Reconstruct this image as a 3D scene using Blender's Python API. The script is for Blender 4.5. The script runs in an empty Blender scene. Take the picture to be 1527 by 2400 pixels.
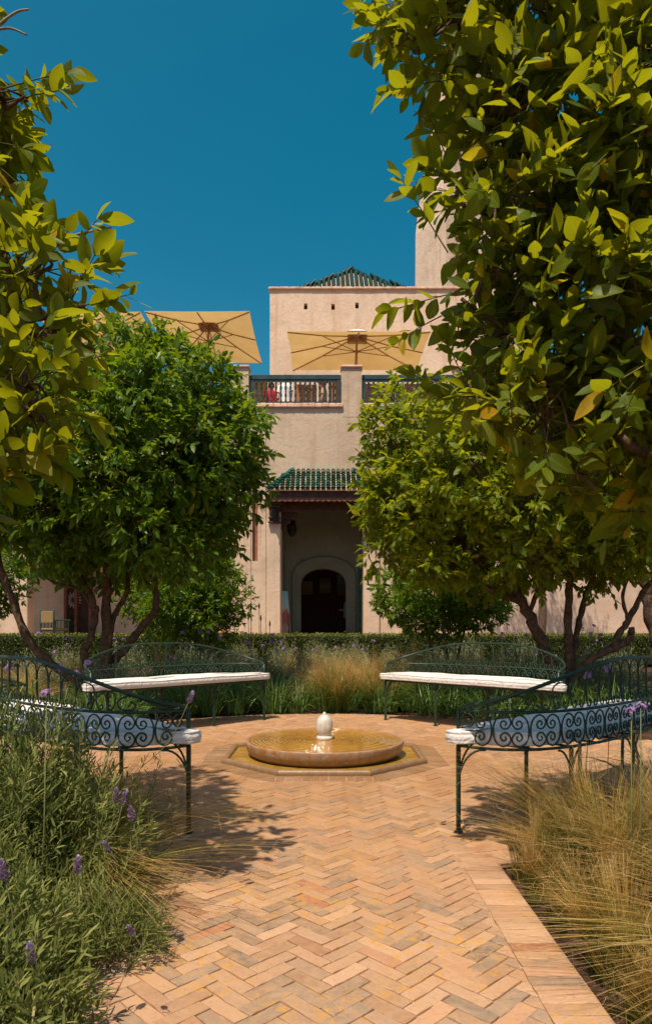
import bpy, math, random
import numpy as np
from mathutils import Vector, Matrix
R = math.radians
rng = np.random.default_rng(7)
random.seed(7)
scene = bpy.context.scene
col = scene.collection

# ------------------------------------------------------------------ camera
F, HY, CX, EYE = 1618.0, 1470.0, 763.5, 1.0        # photo focal length (px), horizon row, centre column, eye height (m)
cam_d = bpy.data.cameras.new('camera')
cam_d.sensor_fit = 'VERTICAL'; cam_d.sensor_height = 36; cam_d.sensor_width = 24
cam_d.lens = F / 2400 * 36
cam_d.shift_y = (HY - 1200) / 2400
cam_d.clip_start = 0.05; cam_d.clip_end = 500
cam = bpy.data.objects.new('camera', cam_d); col.objects.link(cam)
cam.location = (0, 0, EYE); cam.rotation_euler = (R(90), 0, 0)
scene.camera = cam

# ------------------------------------------------------------------ sky, sun, exposure
SUN = Vector((-0.215, -0.46, 1.0)).normalized()    # towards the sun: high, behind the camera to the left
world = bpy.data.worlds.new('World'); scene.world = world; world.use_nodes = True
wt = world.node_tree; wt.nodes.clear()
sky = wt.nodes.new('ShaderNodeTexSky'); sky.sky_type = 'NISHITA'; sky.sun_disc = False
sky.sun_elevation = math.asin(SUN.z); sky.sun_rotation = math.atan2(SUN.x, SUN.y)
sky.air_density = 1.0; sky.dust_density = 2.5; sky.ozone_density = 2.0; sky.altitude = 460
sep = wt.nodes.new('ShaderNodeSeparateColor'); cmbn = wt.nodes.new('ShaderNodeCombineColor')   # blue sky turned teal; unseen horizon and sun side warmed to neutralise the fill
kb_ = wt.nodes.new('ShaderNodeMath'); kb_.operation = 'MULTIPLY'; kb_.inputs[1].default_value = 0.340
kr_ = wt.nodes.new('ShaderNodeMath'); kr_.operation = 'SUBTRACT'; kr_.use_clamp = False
kg_ = wt.nodes.new('ShaderNodeMath'); kg_.operation = 'MULTIPLY'; kg_.inputs[1].default_value = 2.1
km_ = wt.nodes.new('ShaderNodeMath'); km_.operation = 'MAXIMUM'; km_.inputs[1].default_value = 0.02
bg = wt.nodes.new('ShaderNodeBackground'); bg.inputs['Strength'].default_value = 0.094
wo = wt.nodes.new('ShaderNodeOutputWorld')
wt.links.new(sky.outputs[0], sep.inputs[0]); wt.links.new(sep.outputs[2], kb_.inputs[0]); wt.links.new(sep.outputs[0], kr_.inputs[0]); wt.links.new(kb_.outputs[0], kr_.inputs[1])
wt.links.new(kr_.outputs[0], kg_.inputs[0]); wt.links.new(kg_.outputs[0], km_.inputs[0]); wt.links.new(km_.outputs[0], cmbn.inputs[0]); wt.links.new(sep.outputs[1], cmbn.inputs[1]); wt.links.new(sep.outputs[2], cmbn.inputs[2]); wt.links.new(cmbn.outputs[0], bg.inputs['Color'])
wt.links.new(bg.outputs[0], wo.inputs[0])
sd = bpy.data.lights.new('sun', 'SUN'); sd.energy = 4.6; sd.angle = R(0.53); sd.color = (1.0, 0.90, 0.74)
sun = bpy.data.objects.new('sun', sd); col.objects.link(sun)
sun.rotation_euler = SUN.to_track_quat('Z', 'Y').to_euler()
vs = scene.view_settings
vs.view_transform = 'Standard'; vs.look = 'None'; vs.exposure = 0.2; vs.gamma = 1.0; vs.use_curve_mapping = False
scene.cycles.max_bounces = 8; scene.cycles.diffuse_bounces = 5; scene.cycles.transmission_bounces = 6
scene.cycles.transparent_max_bounces = 8; scene.cycles.use_denoising = True

# ------------------------------------------------------------------ helpers
def W(px, py, d):
    return np.array([(px - CX) / F * d, d, EYE + (HY - py) / F * d])

def tag(o, label=None, cat=None, group=None, kind=None):
    if label: o['label'] = label
    if cat: o['category'] = cat
    if group: o['group'] = group
    if kind: o['kind'] = kind
    return o

def empty(name, loc=(0, 0, 0), rz=0.0):
    o = bpy.data.objects.new(name, None); col.objects.link(o)
    o.location = loc; o.rotation_euler = (0, 0, rz); o.empty_display_size = 0.1
    return o

def link(name, me, m=None, parent=None, loc=None, rz=None):
    o = bpy.data.objects.new(name, me); col.objects.link(o)
    if m is not None and len(me.materials) == 0: me.materials.append(m)
    if parent is not None: o.parent = parent
    if loc is not None: o.location = loc
    if rz is not None: o.rotation_euler = (0, 0, rz)
    return o

def tri_mesh(name, V, T, attr=None, smooth=True):
    V = np.asarray(V, dtype=np.float32); T = np.asarray(T, dtype=np.int32)
    me = bpy.data.meshes.new(name)
    me.vertices.add(len(V)); me.vertices.foreach_set('co', V.ravel())
    me.loops.add(T.size); me.loops.foreach_set('vertex_index', T.ravel())
    me.polygons.add(len(T))
    me.polygons.foreach_set('loop_start', np.arange(0, T.size, 3, dtype=np.int32))
    me.polygons.foreach_set('use_smooth', np.full(len(T), smooth, dtype=bool))
    if attr is not None:
        a = me.attributes.new('lf', 'FLOAT_VECTOR', 'POINT')
        a.data.foreach_set('vector', np.asarray(attr, dtype=np.float32).ravel())
    me.update(calc_edges=True)
    return me

class MB:
    """collects polygons, builds ONE mesh object"""
    def __init__(s): s.v = []; s.f = []; s.a = []; s.cur = (0, 0, 0)
    def add(s, vs_, fs):
        b = len(s.v); s.v += [tuple(p) for p in vs_]; s.a += [s.cur] * len(vs_)
        s.f += [tuple(b + i for i in f) for f in fs]; return s
    def box(s, x0, x1, y0, y1, z0, z1):
        return s.add([(x0,y0,z0),(x1,y0,z0),(x1,y1,z0),(x0,y1,z0),(x0,y0,z1),(x1,y0,z1),(x1,y1,z1),(x0,y1,z1)],
                     [(0,3,2,1),(4,5,6,7),(0,1,5,4),(1,2,6,5),(2,3,7,6),(3,0,4,7)])
    def cbox(s, x0, x1, y0, y1, z0, z1, c=0.01):
        """box with chamfered edges all round (z and horizontal)"""
        rings = []
        for (z, k) in ((z0, c), (z0 + c, 0), (z1 - c, 0), (z1, c)):
            X0, X1, Y0, Y1 = x0 + k, x1 - k, y0 + k, y1 - k
            rings.append([(X0+c,Y0,z),(X1-c,Y0,z),(X1,Y0+c,z),(X1,Y1-c,z),(X1-c,Y1,z),(X0+c,Y1,z),(X0,Y1-c,z),(X0,Y0+c,z)])
        return s.loft(rings, True)
    def loft(s, rings, caps=True, closed=True):
        n = len(rings[0]); vs_ = [p for r in rings for p in r]; fs = []
        for i in range(len(rings) - 1):
            for j in range(n if closed else n - 1):
                k = (j + 1) % n
                fs.append((i*n+j, i*n+k, (i+1)*n+k, (i+1)*n+j))
        if caps:
            fs.append(tuple(range(n))[::-1]); fs.append(tuple((len(rings)-1)*n + j for j in range(n)))
        return s.add(vs_, fs)
    def lathe(s, prof, n=32, c=(0, 0), caps=True):
        return s.loft([[(c[0] + r*math.cos(2*math.pi*j/n), c[1] + r*math.sin(2*math.pi*j/n), z) for j in range(n)] for r, z in prof], caps)
    def prism(s, poly, z0, z1):
        n = len(poly)
        return s.add([(x, y, z0) for x, y in poly] + [(x, y, z1) for x, y in poly],
                     [tuple(range(n))[::-1], tuple(range(n, 2*n))] + [(i, (i+1) % n, n+(i+1) % n, n+i) for i in range(n)])
    def tube(s, pts, r, n=6, caps=True):
        P = [Vector(p) for p in pts]; m = len(P)
        rr = r if hasattr(r, '__len__') else [r] * m
        T = [((P[min(i+1, m-1)] - P[max(i-1, 0)]).normalized() if (P[min(i+1, m-1)] - P[max(i-1, 0)]).length > 1e-9 else Vector((0,0,1))) for i in range(m)]
        u = T[0].orthogonal().normalized(); rings = []
        for i in range(m):
            u = (u - T[i] * u.dot(T[i]))
            u = u.normalized() if u.length > 1e-6 else T[i].orthogonal().normalized()
            w = T[i].cross(u)
            rings.append([tuple(P[i] + (u*math.cos(2*math.pi*j/n) + w*math.sin(2*math.pi*j/n)) * rr[i]) for j in range(n)])
        return s.loft(rings, caps)
    def mesh(s, name, smooth=False, attr=False):
        me = bpy.data.meshes.new(name); me.from_pydata(s.v, [], s.f)
        if smooth:
            me.polygons.foreach_set('use_smooth', np.ones(len(me.polygons), dtype=bool))
        if attr:
            a = me.attributes.new('lf', 'FLOAT_VECTOR', 'POINT')
            a.data.foreach_set('vector', np.asarray(s.a, dtype=np.float32).ravel())
        me.update(); return me
    def build(s, name, m, parent=None, smooth=False, attr=False, loc=None, rz=None, auto=None):
        me = s.mesh(name, smooth, attr)
        if auto is not None:
            me.polygons.foreach_set('use_smooth', np.ones(len(me.polygons), dtype=bool)); me.set_sharp_from_angle(angle=R(auto))
        return link(name, me, m, parent, loc, rz)

def crom(pts, k=6):
    """Catmull-Rom through points"""
    P = np.array(pts, float); out = []
    Q = np.vstack([2*P[0]-P[1], P, 2*P[-1]-P[-2]])
    for i in range(1, len(Q) - 2):
        for t in np.linspace(0, 1, k, endpoint=False):
            out.append(0.5*((2*Q[i]) + (-Q[i-1]+Q[i+1])*t + (2*Q[i-1]-5*Q[i]+4*Q[i+1]-Q[i+2])*t*t + (-Q[i-1]+3*Q[i]-3*Q[i+1]+Q[i+2])*t**3))
    out.append(P[-1]); return np.array(out)

# ------------------------------------------------------------------ materials
class Mat:
    def __init__(s, name):
        s.m = bpy.data.materials.new(name); s.m.use_nodes = True; s.t = s.m.node_tree; s.t.nodes.clear()
        s.out = s.t.nodes.new('ShaderNodeOutputMaterial')
    def n(s, typ, props=None, **inp):
        d = s.t.nodes.new('ShaderNode' + typ)
        for k, v in (props or {}).items(): setattr(d, k, v)
        for k, v in inp.items():
            k = k.replace('_', ' ')
            if isinstance(v, bpy.types.NodeSocket): s.t.links.new(v, d.inputs[k])
            else: d.inputs[k].default_value = v
        return d
    def l(s, a, b): s.t.links.new(a, b)
    def ramp(s, fac, stops, interp='LINEAR'):
        d = s.t.nodes.new('ShaderNodeValToRGB'); cr = d.color_ramp; cr.interpolation = interp
        while len(cr.elements) < len(stops): cr.elements.new(0.5)
        for e, (p, c) in zip(cr.elements, stops): e.position = p; e.color = (*c, 1) if len(c) == 3 else c
        s.l(fac, d.inputs[0]); return d.outputs[0]
    def pos(s): return s.n('NewGeometry').outputs['Position']
    def noise(s, scale, detail=4, rough=0.55, vec=None, dist=0.0):
        d = s.n('TexNoise', None, Scale=scale, Detail=detail, Roughness=rough, Distortion=dist)
        s.l(vec if vec is not None else s.pos(), d.inputs['Vector']); return d.outputs['Fac']
    def mix(s, fac, a, b, mode='MIX'):
        d = s.n('Mix', {'data_type': 'RGBA', 'blend_type': mode})
        for sock, v in ((d.inputs[0], fac), (d.inputs[6], a), (d.inputs[7], b)):
            if isinstance(v, bpy.types.NodeSocket): s.l(v, sock)
            else: sock.default_value = v if not hasattr(v, '__len__') else (*v, 1)[:4]
        return d.outputs[2]
    def math(s, op, a, b=0.0):
        d = s.n('Math', {'operation': op})
        for i, v in enumerate((a, b)):
            if isinstance(v, bpy.types.NodeSocket): s.l(v, d.inputs[i])
            else: d.inputs[i].default_value = v
        return d.outputs[0]
    def bump(s, h, strength=0.3, dist=0.01, normal=None):
        d = s.n('Bump', None, Strength=strength, Distance=dist); s.l(h, d.inputs['Height'])
        if normal is not None: s.l(normal, d.inputs['Normal'])
        return d.outputs[0]
    def bsdf(s, color, rough=0.6, spec=0.4, metal=0.0, normal=None, coat=0.0):
        d = s.t.nodes.new('ShaderNodeBsdfPrincipled')
        for k, v in (('Base Color', color), ('Roughness', rough), ('Specular IOR Level', spec), ('Metallic', metal), ('Coat Weight', coat)):
            if isinstance(v, bpy.types.NodeSocket): s.l(v, d.inputs[k])
            else: d.inputs[k].default_value = (*v, 1) if hasattr(v, '__len__') else v
        if normal is not None: s.l(normal, d.inputs['Normal'])
        return d
    def done(s, sh): s.l(sh.outputs[0], s.out.inputs[0]); return s.m
    def attr(s, name='lf'):
        a = s.n('Attribute', {'attribute_name': name}); x = s.n('SeparateXYZ'); s.l(a.outputs['Vector'], x.inputs[0]); return x.outputs

def plain(name, c, rough=0.6, spec=0.4, var=0.25, scale=6.0, bump=0.0, bscale=40.0, metal=0.0, coat=0.0):
    m = Mat(name)
    f = m.noise(scale, 5, 0.6)
    lo = tuple(x * (1 - var) for x in c); hi = tuple(min(1, x * (1 + var)) for x in c)
    nrm = m.bump(m.noise(bscale, 5), bump, 0.01) if bump else None
    return m.done(m.bsdf(m.ramp(f, [(0.3, lo), (0.7, hi)]), rough, spec, metal, nrm, coat))

def plaster(name, c, streak=0.55):
    m = Mat(name); p = m.pos()
    n1 = m.noise(0.55, 6, 0.62, dist=0.6)
    base = m.ramp(n1, [(0.28, tuple(x*0.74 for x in c)), (0.5, c), (0.72, (min(1,c[0]*1.12), min(1,c[1]*1.13), min(1,c[2]*1.12)))])
    n2 = m.noise(2.6, 6, 0.65, dist=1.2)
    base = m.mix(m.ramp(n2, [(0.48, (0,0,0)), (0.7, (0.55,)*3)]), base, (c[0]*0.92, c[1]*0.74, c[2]*0.62))
    mp = m.n('Mapping', None, Scale=(3.0, 3.0, 0.28)); m.l(p, mp.inputs['Vector'])
    st = m.noise(1.6, 5, 0.6, vec=mp.outputs[0])
    base = m.mix(m.ramp(st, [(0.52, (0,0,0)), (0.75, (streak,)*3)]), base, (c[0]*0.70, c[1]*0.58, c[2]*0.48))
    n3 = m.noise(9.0, 6, 0.7, dist=0.8)
    nrm = m.bump(n3, 0.35, 0.02); nrm = m.bump(n2, 0.35, 0.06, nrm)
    return m.done(m.bsdf(base, 0.9, 0.15, 0, nrm))

M = {}
M['plaster'] = plaster('plaster', (0.57, 0.435, 0.315))
M['plaster_warm'] = plaster('plaster_warm', (0.72, 0.54, 0.395), 0.5)
M['plaster_pink'] = plaster('plaster_pink', (0.57, 0.43, 0.325), 0.5)
M['plaster_tower'] = plaster('plaster_tower', (0.67, 0.52, 0.39), 0.6)
M['plaster_inside_shaded'] = plaster('plaster_inside_shaded', (0.24, 0.25, 0.19), 0.15)  # portico shade put into the plaster colour as a darker grey-green
M['plaster_red'] = plain('plaster_red', (0.30, 0.13, 0.08), 0.9, 0.1)
M['coping'] = plain('coping', (0.70, 0.45, 0.32), 0.9, 0.1, 0.3, 4, 0.5, 14)
M['green_wood'] = plain('green_wood', (0.018, 0.05, 0.05), 0.45, 0.4, 0.35, 5)
M['green_chair'] = plain('green_chair', (0.02, 0.09, 0.05), 0.5, 0.4, 0.35, 9)
M['dark_wood'] = plain('dark_wood', (0.055, 0.026, 0.018), 0.7, 0.3, 0.45, 7, 0.4, 60)
M['red_wood'] = plain('red_wood', (0.14, 0.055, 0.035), 0.7, 0.3, 0.4, 7, 0.4, 60)
M['metal_green'] = plain('metal_green', (0.022, 0.062, 0.036), 0.36, 0.5, 0.5, 18, 0.15, 160)
M['rust'] = plain('rust', (0.14, 0.05, 0.02), 0.9, 0.2, 0.5, 60, 0.4, 200)
M['mortar'] = plain('mortar', (0.50, 0.31, 0.18), 0.95, 0.1, 0.25, 20, 0.5, 150)
M['black'] = plain('black_metal', (0.015, 0.014, 0.013), 0.6, 0.3)
M['soil'] = plain('soil', (0.075, 0.042, 0.026), 0.97, 0.05, 0.5, 7, 0.9, 30)
M['floor_stone'] = plain('floor_stone', (0.42, 0.28, 0.19), 0.8, 0.2, 0.2, 3, 0.2, 20)
M['white_cap'] = plain('white_cap', (0.75, 0.73, 0.68), 0.6, 0.3, 0.05)
M['umb_pole'] = plain('umbrella_wood', (0.42, 0.23, 0.10), 0.5, 0.4, 0.2)
M['skin'] = plain('skin', (0.42, 0.24, 0.16), 0.55, 0.3, 0.08)
M['hair'] = plain('hair', (0.02, 0.013, 0.01), 0.6, 0.3)
M['cloth_red'] = plain('cloth_red', (0.45, 0.02, 0.03), 0.85, 0.1, 0.15)
M['cloth_white'] = plain('cloth_white', (0.75, 0.73, 0.70), 0.85, 0.1, 0.08)
M['cloth_tan'] = plain('cloth_tan', (0.40, 0.25, 0.16), 0.85, 0.1, 0.12)
M['cloth_blue'] = plain('cloth_blue', (0.22, 0.45, 0.62), 0.85, 0.1, 0.1)
M['cloth_dark'] = plain('cloth_dark', (0.03, 0.03, 0.04), 0.85, 0.1, 0.1)
M['bark'] = plain('bark', (0.115, 0.070, 0.045), 0.95, 0.1, 0.55, 22, 0.9, 55)
M['twig'] = plain('twig', (0.12, 0.105, 0.04), 0.8, 0.2, 0.4, 30)
M['twig_pale'] = plain('twig_pale', (0.24, 0.20, 0.14), 0.8, 0.2, 0.3, 30)
M['clay'] = plain('clay', (0.5, 0.2, 0.07), 0.8, 0.2, 0.3, 20)
M['pot_blue'] = plain('pot_blue', (0.06, 0.16, 0.24), 0.3, 0.5, 0.2)

M['screen_ochre'] = plain('screen_ochre', (0.42, 0.24, 0.07), 0.8, 0.2, 0.3, 5)
M['screen_wall_shade'] = plain('screen_wall_shade', (0.34, 0.15, 0.07), 0.8, 0.2, 0.3, 5)  # tone of the shaded terrace wall, put on the added screens

def painted_iron():
    m = Mat('painted_iron')
    c = m.ramp(m.noise(14, 5, 0.6), [(0.3, (0.011, 0.030, 0.016)), (0.7, (0.024, 0.058, 0.030))])
    c = m.mix(m.ramp(m.noise(38, 5, 0.7), [(0.62, (0,0,0)), (0.70, (0.85,)*3)]), c, (0.11, 0.055, 0.025))
    return m.done(m.bsdf(c, 0.40, 0.45, 0, m.bump(m.noise(160, 4), 0.2, 0.003)))
M['metal_green'] = painted_iron()

def weave():
    m = Mat('woven_rush'); p = m.pos()
    w1 = m.n('TexWave', {'wave_type': 'BANDS', 'bands_direction': 'DIAGONAL'}, Scale=26.0, Distortion=1.0); m.l(p, w1.inputs['Vector'])
    c = m.ramp(w1.outputs['Fac'], [(0.2, (0.12, 0.07, 0.03)), (0.7, (0.40, 0.26, 0.12))])
    return m.done(m.bsdf(c, 0.85, 0.1, 0, m.bump(w1.outputs['Fac'], 0.6, 0.01)))
M['weave'] = weave()

def canvas():
    m = Mat('umbrella_canvas')
    c = m.ramp(m.noise(1.5, 4), [(0.3, (0.52, 0.33, 0.115)), (0.7, (0.60, 0.40, 0.16))])
    a = m.bsdf(c, 0.85, 0.1); b = m.n('BsdfTranslucent'); m.l(c, b.inputs[0])
    s = m.n('MixShader', None, Fac=0.52); m.l(a.outputs[0], s.inputs[1]); m.l(b.outputs[0], s.inputs[2]); return m.done(s)
M['canvas'] = canvas()

def cushion_mat():
    m = Mat('cushion_cloth')
    c = m.ramp(m.noise(5, 4), [(0.3, (0.68, 0.635, 0.585)), (0.7, (0.80, 0.76, 0.71))])
    c = m.mix(m.ramp(m.noise(1.7, 5, 0.6), [(0.55, (0, 0, 0)), (0.8, (0.35,)*3)]), c, (0.55, 0.49, 0.42))
    nrm = m.bump(m.noise(420, 2), 0.25, 0.002); nrm = m.bump(m.noise(11, 3, 0.5, dist=1.5), 0.7, 0.02, nrm)
    return m.done(m.bsdf(c, 0.95, 0.1, 0, nrm))
M['cushion'] = cushion_mat()

def glazed():
    m = Mat('glazed_green_tile')
    oi = m.n('ObjectInfo').outputs['Random']
    f = m.math('FRACT', m.math('ADD', oi, m.math('MULTIPLY', m.noise(9, 3), 0.35)))
    c = m.ramp(f, [(0.0, (0.004, 0.022, 0.018)), (0.3, (0.006, 0.055, 0.036)), (0.6, (0.010, 0.095, 0.058)), (0.85, (0.015, 0.13, 0.08)), (1.0, (0.015, 0.035, 0.03))])
    c = m.mix(m.ramp(m.noise(14, 6, 0.7), [(0.62, (0,0,0)), (0.75, (0.8,)*3)]), c, (0.16, 0.12, 0.09))
    return m.done(m.bsdf(c, 0.5, 0.25))
M['glazed'] = glazed()

def glazed_dark():
    m = Mat('glazed_dark_tile')
    c = m.ramp(m.noise(6, 5, 0.7), [(0.3, (0.004, 0.022, 0.018)), (0.6, (0.008, 0.045, 0.034)), (0.8, (0.05, 0.05, 0.04))])
    return m.done(m.bsdf(c, 0.5, 0.25))
M['glazed_dark'] = glazed_dark()

def brick_mat(name, wet=False):
    m = Mat(name); x = m.attr(); p = m.pos()
    k = 0.80 if wet else 1.0
    pal = [(0.0, (0.465,0.268,0.150)), (0.20, (0.51,0.308,0.180)), (0.38, (0.415,0.232,0.126)), (0.52, (0.475,0.255,0.145)), (0.64, (0.365,0.228,0.142)),
           (0.74, (0.30,0.212,0.145)), (0.86, (0.235,0.180,0.130)), (0.94, (0.42,0.195,0.100)), (0.985, (0.37,0.125,0.055))]
    c = m.ramp(x[0], [(a, tuple(v*k for v in b)) for a, b in pal], 'CONSTANT')
    hv = m.n('HueSaturation', None, Hue=0.5, Saturation=1.0, Color=c); m.l(m.math('ADD', 0.70, m.math('MULTIPLY', x[1], 0.42)), hv.inputs['Value'])
    c = hv.outputs[0]
    off = m.n('VectorMath', {'operation': 'ADD'}); m.l(p, off.inputs[0])
    cmb = m.n('CombineXYZ'); m.l(m.math('MULTIPLY', x[0], 17.0), cmb.inputs[2]); m.l(m.math('MULTIPLY', x[1], 9.0), cmb.inputs[0])
    m.l(cmb.outputs[0], off.inputs[1]); q = off.outputs[0]
    c = m.mix(m.ramp(m.noise(16, 6, 0.65, q, 0.8), [(0.30, (0.0,)*3), (0.72, (0.65,)*3)]), c, (0.54*k, 0.335*k, 0.20*k))
    st = m.math('MULTIPLY', m.ramp(m.noise(22, 5, 0.7, q, 1.0), [(0.50, (0,0,0)), (0.64, (0.9,)*3)]), m.ramp(m.noise(2.6, 3, 0.5), [(0.42, (0,0,0)), (0.58, (1,1,1))]))
    c = m.mix(st, c, (0.56*k, 0.28*k, 0.045*k))
    c = m.mix(m.ramp(m.noise(70, 5, 0.7, q), [(0.54, (0,0,0)), (0.70, (0.6,)*3)]), c, (0.26*k, 0.17*k, 0.11*k))
    fb = m.noise(1.1, 4, 0.55)
    c = m.mix(m.ramp(fb, [(0.35, (0.0,)*3), (0.7, (0.28,)*3)]), c, (0.40*k, 0.19*k, 0.075*k))
    dv = m.n('VectorMath', {'operation': 'DISTANCE'}); m.l(p, dv.inputs[0]); dv.inputs[1].default_value = (-0.012, 5.4, 0)
    ir = m.math('MULTIPLY', m.ramp(dv.outputs['Value'], [(0.75/4, (1,1,1)), (1.0, (0,0,0))]) if False else m.ramp(m.math('DIVIDE', dv.outputs['Value'], 3.2), [(0.28, (0.8,)*3), (0.62, (0.35,)*3), (1.0, (0,0,0))]), m.ramp(m.noise(3.4, 5, 0.6), [(0.35, (0.25,)*3), (0.65, (1,1,1))]))
    c = m.mix(ir, c, (0.33*k, 0.155*k, 0.055*k))
    nrm = m.bump(m.noise(120, 5, 0.65, q), 0.3, 0.004); nrm = m.bump(m.noise(28, 3, 0.5, q), 0.4, 0.008, nrm)
    return m.done(m.bsdf(c, 0.38 if wet else 0.8, 0.5 if wet else 0.25, 0, nrm))
M['brick'] = brick_mat('clay_paver'); M['brick_wet'] = brick_mat('clay_paver_wet', True)

def leaf_mat(name, stops, trans, tfac=0.35, rough=0.38, vein=True, spec=0.5, back=None):
    m = Mat(name); x = m.attr()      # x: across (-1..1), y: along (0..1), z: random per leaf
    c = m.ramp(x[2], stops)
    c = m.mix(m.ramp(m.noise(28, 3), [(0.35, (0,0,0)), (0.75, (0.45,)*3)]), c, tuple(v*0.6 for v in stops[0][1]))
    nrm = None
    if vein:
        ax = m.math('ABSOLUTE', x[0])
        rib = m.ramp(ax, [(0.0, (0.75,)*3), (0.07, (0.35,)*3), (0.13, (0,0,0))])
        w = m.math('SINE', m.math('MULTIPLY', m.math('ADD', x[1], m.math('MULTIPLY', ax, -0.16)), 62.0))
        vv = m.ramp(w, [(0.86, (0,0,0)), (1.0, (0.22,)*3)])
        vv2 = m.math('MAXIMUM', rib, vv)
        c = m.mix(vv2, c, (0.20, 0.23, 0.05)); nrm = m.bump(vv2, -0.25, 0.003)
    if back is not None:
        c = m.mix(m.n('NewGeometry').outputs['Backfacing'], c, back)
    a = m.bsdf(c, rough, spec, 0, nrm)
    t = m.n('BsdfTranslucent'); tc = m.mix(0.65, c, trans); m.l(m.n('HueSaturation', None, Value=1.0, Color=tc).outputs[0], t.inputs[0])
    s = m.n('MixShader', None, Fac=tfac); m.l(a.outputs[0], s.inputs[1]); m.l(t.outputs[0], s.inputs[2])
    return m.done(s)
LEM = [(0.0, (0.0561,0.1086,0.0045)), (0.45, (0.1100,0.1628,0.0054)), (0.78, (0.1852,0.2124,0.0072)), (0.93, (0.2918,0.2655,0.0090)), (0.955, (0.6344,0.3894,0.0135)), (1.0, (0.7076,0.3776,0.0180))]
ORA = [(0.0, (0.0366,0.1000,0.0036)), (0.5, (0.0708,0.1586,0.0054)), (0.85, (0.1525,0.2440,0.0090)), (0.97, (0.2928,0.3294,0.0126)), (1.0, (0.3416,0.2806,0.0180))]
LEM2 = [(0.0, (0.0780,0.1437,0.0045)), (0.45, (0.1500,0.2185,0.0072)), (0.8, (0.2520,0.2990,0.0108)), (0.95, (0.4080,0.3795,0.0144)), (0.975, (0.6000,0.4025,0.0180)), (1.0, (0.6600,0.4255,0.0180))]
M['leaf_lemon'] = leaf_mat('leaf_lemon', LEM, (0.60, 0.57, 0.008), 0.48, 0.45, True, 0.22)
M['leaf_orange'] = leaf_mat('leaf_orange', ORA, (0.42, 0.56, 0.008), 0.38, 0.40, True, 0.30)
M['leaf_lemon_far'] = leaf_mat('leaf_lemon_far', LEM2, (0.68, 0.68, 0.010), 0.46, 0.45, True, 0.22)
M['leaf_olive'] = leaf_mat('leaf_olive', [(0, (0.05,0.065,0.04)), (1, (0.11,0.13,0.08))], (0.1,0.12,0.05), 0.2, 0.6, False)
M['leaf_box'] = leaf_mat('leaf_box', [(0, (0.045,0.07,0.010)), (0.6, (0.12,0.14,0.016)), (1, (0.38,0.34,0.04))], (0.2,0.22,0.02), 0.3, 0.5, False)
M['leaf_lavender'] = leaf_mat('leaf_lavender', [(0, (0.085,0.110,0.022)), (0.5, (0.205,0.232,0.060)), (0.9, (0.38,0.38,0.12)), (0.97, (0.40,0.37,0.12)), (1, (0.45,0.37,0.15))], (0.40,0.44,0.09), 0.32, 0.6, False, 0.15)
M['leaf_lavender_grey'] = leaf_mat('leaf_lavender_grey', [(0, (0.15,0.17,0.075)), (0.6, (0.29,0.30,0.14)), (1, (0.46,0.43,0.24))], (0.35,0.36,0.18), 0.3, 0.7, False, 0.2)
M['leaf_strap'] = leaf_mat('leaf_strap', [(0, (0.045,0.105,0.018)), (0.6, (0.105,0.20,0.034)), (1, (0.24,0.32,0.07))], (0.24,0.36,0.05), 0.3, 0.42, False)

def stipa_mat():
    m = Mat('feather_grass'); x = m.attr()
    a = m.ramp(x[1], [(0.0, (0.03,0.065,0.007)), (0.52, (0.11,0.16,0.012)), (0.76, (0.42,0.29,0.055)), (1.0, (0.88,0.64,0.30))])
    b = m.ramp(x[1], [(0.0, (0.06,0.08,0.012)), (0.42, (0.13,0.13,0.012)), (0.70, (0.46,0.22,0.035)), (1.0, (0.82,0.50,0.18))])
    c = m.mix(m.math('MULTIPLY', m.math('POWER', x[2], 1.6), 0.9), a, b)
    p = m.bsdf(c, 0.55, 0.3); t = m.n('BsdfTranslucent'); m.l(c, t.inputs[0])
    s = m.n('MixShader', None, Fac=0.35); m.l(p.outputs[0], s.inputs[1]); m.l(t.outputs[0], s.inputs[2]); return m.done(s)
M['stipa'] = stipa_mat()
M['purple'] = leaf_mat('petal_purple', [(0, (0.34,0.17,0.42)), (0.6, (0.48,0.27,0.56)), (1, (0.62,0.42,0.68))], (0.6,0.35,0.7), 0.35, 0.6, False, 0.2)
M['lav_head'] = leaf_mat('lavender_head', [(0, (0.20,0.13,0.12)), (0.7, (0.30,0.21,0.27)), (1, (0.55,0.42,0.66))], (0.4,0.26,0.5), 0.25, 0.7, False, 0.2)
M['stem_green'] = plain('stem_green', (0.14, 0.15, 0.06), 0.7, 0.2)

def stone_basin():
    m = Mat('fountain_stone'); p = m.pos(); sx = m.n('SeparateXYZ'); m.l(p, sx.inputs[0])
    c = m.ramp(m.noise(7, 6, 0.6, dist=0.5), [(0.3, (0.27,0.165,0.10)), (0.7, (0.42,0.285,0.19))])
    mp = m.n('Mapping', None, Scale=(16, 16, 2.0)); m.l(p, mp.inputs['Vector'])
    st = m.noise(1.4, 5, 0.65, mp.outputs[0])
    g = m.math('GREATER_THAN', sx.outputs[0], 0.02)
    c = m.mix(m.ramp(st, [(0.46, (0,0,0)), (0.62, (0.9,)*3)]), c, (0.36, 0.14, 0.03))
    c = m.mix(m.ramp(m.noise(30, 5, 0.7), [(0.58, (0,0,0)), (0.7, (0.6,)*3)]), c, (0.60, 0.50, 0.40))
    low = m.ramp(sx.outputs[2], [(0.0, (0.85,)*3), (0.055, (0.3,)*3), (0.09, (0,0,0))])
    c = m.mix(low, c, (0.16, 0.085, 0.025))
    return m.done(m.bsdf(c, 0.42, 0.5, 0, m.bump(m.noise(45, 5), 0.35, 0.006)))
M['basin'] = stone_basin()

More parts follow.
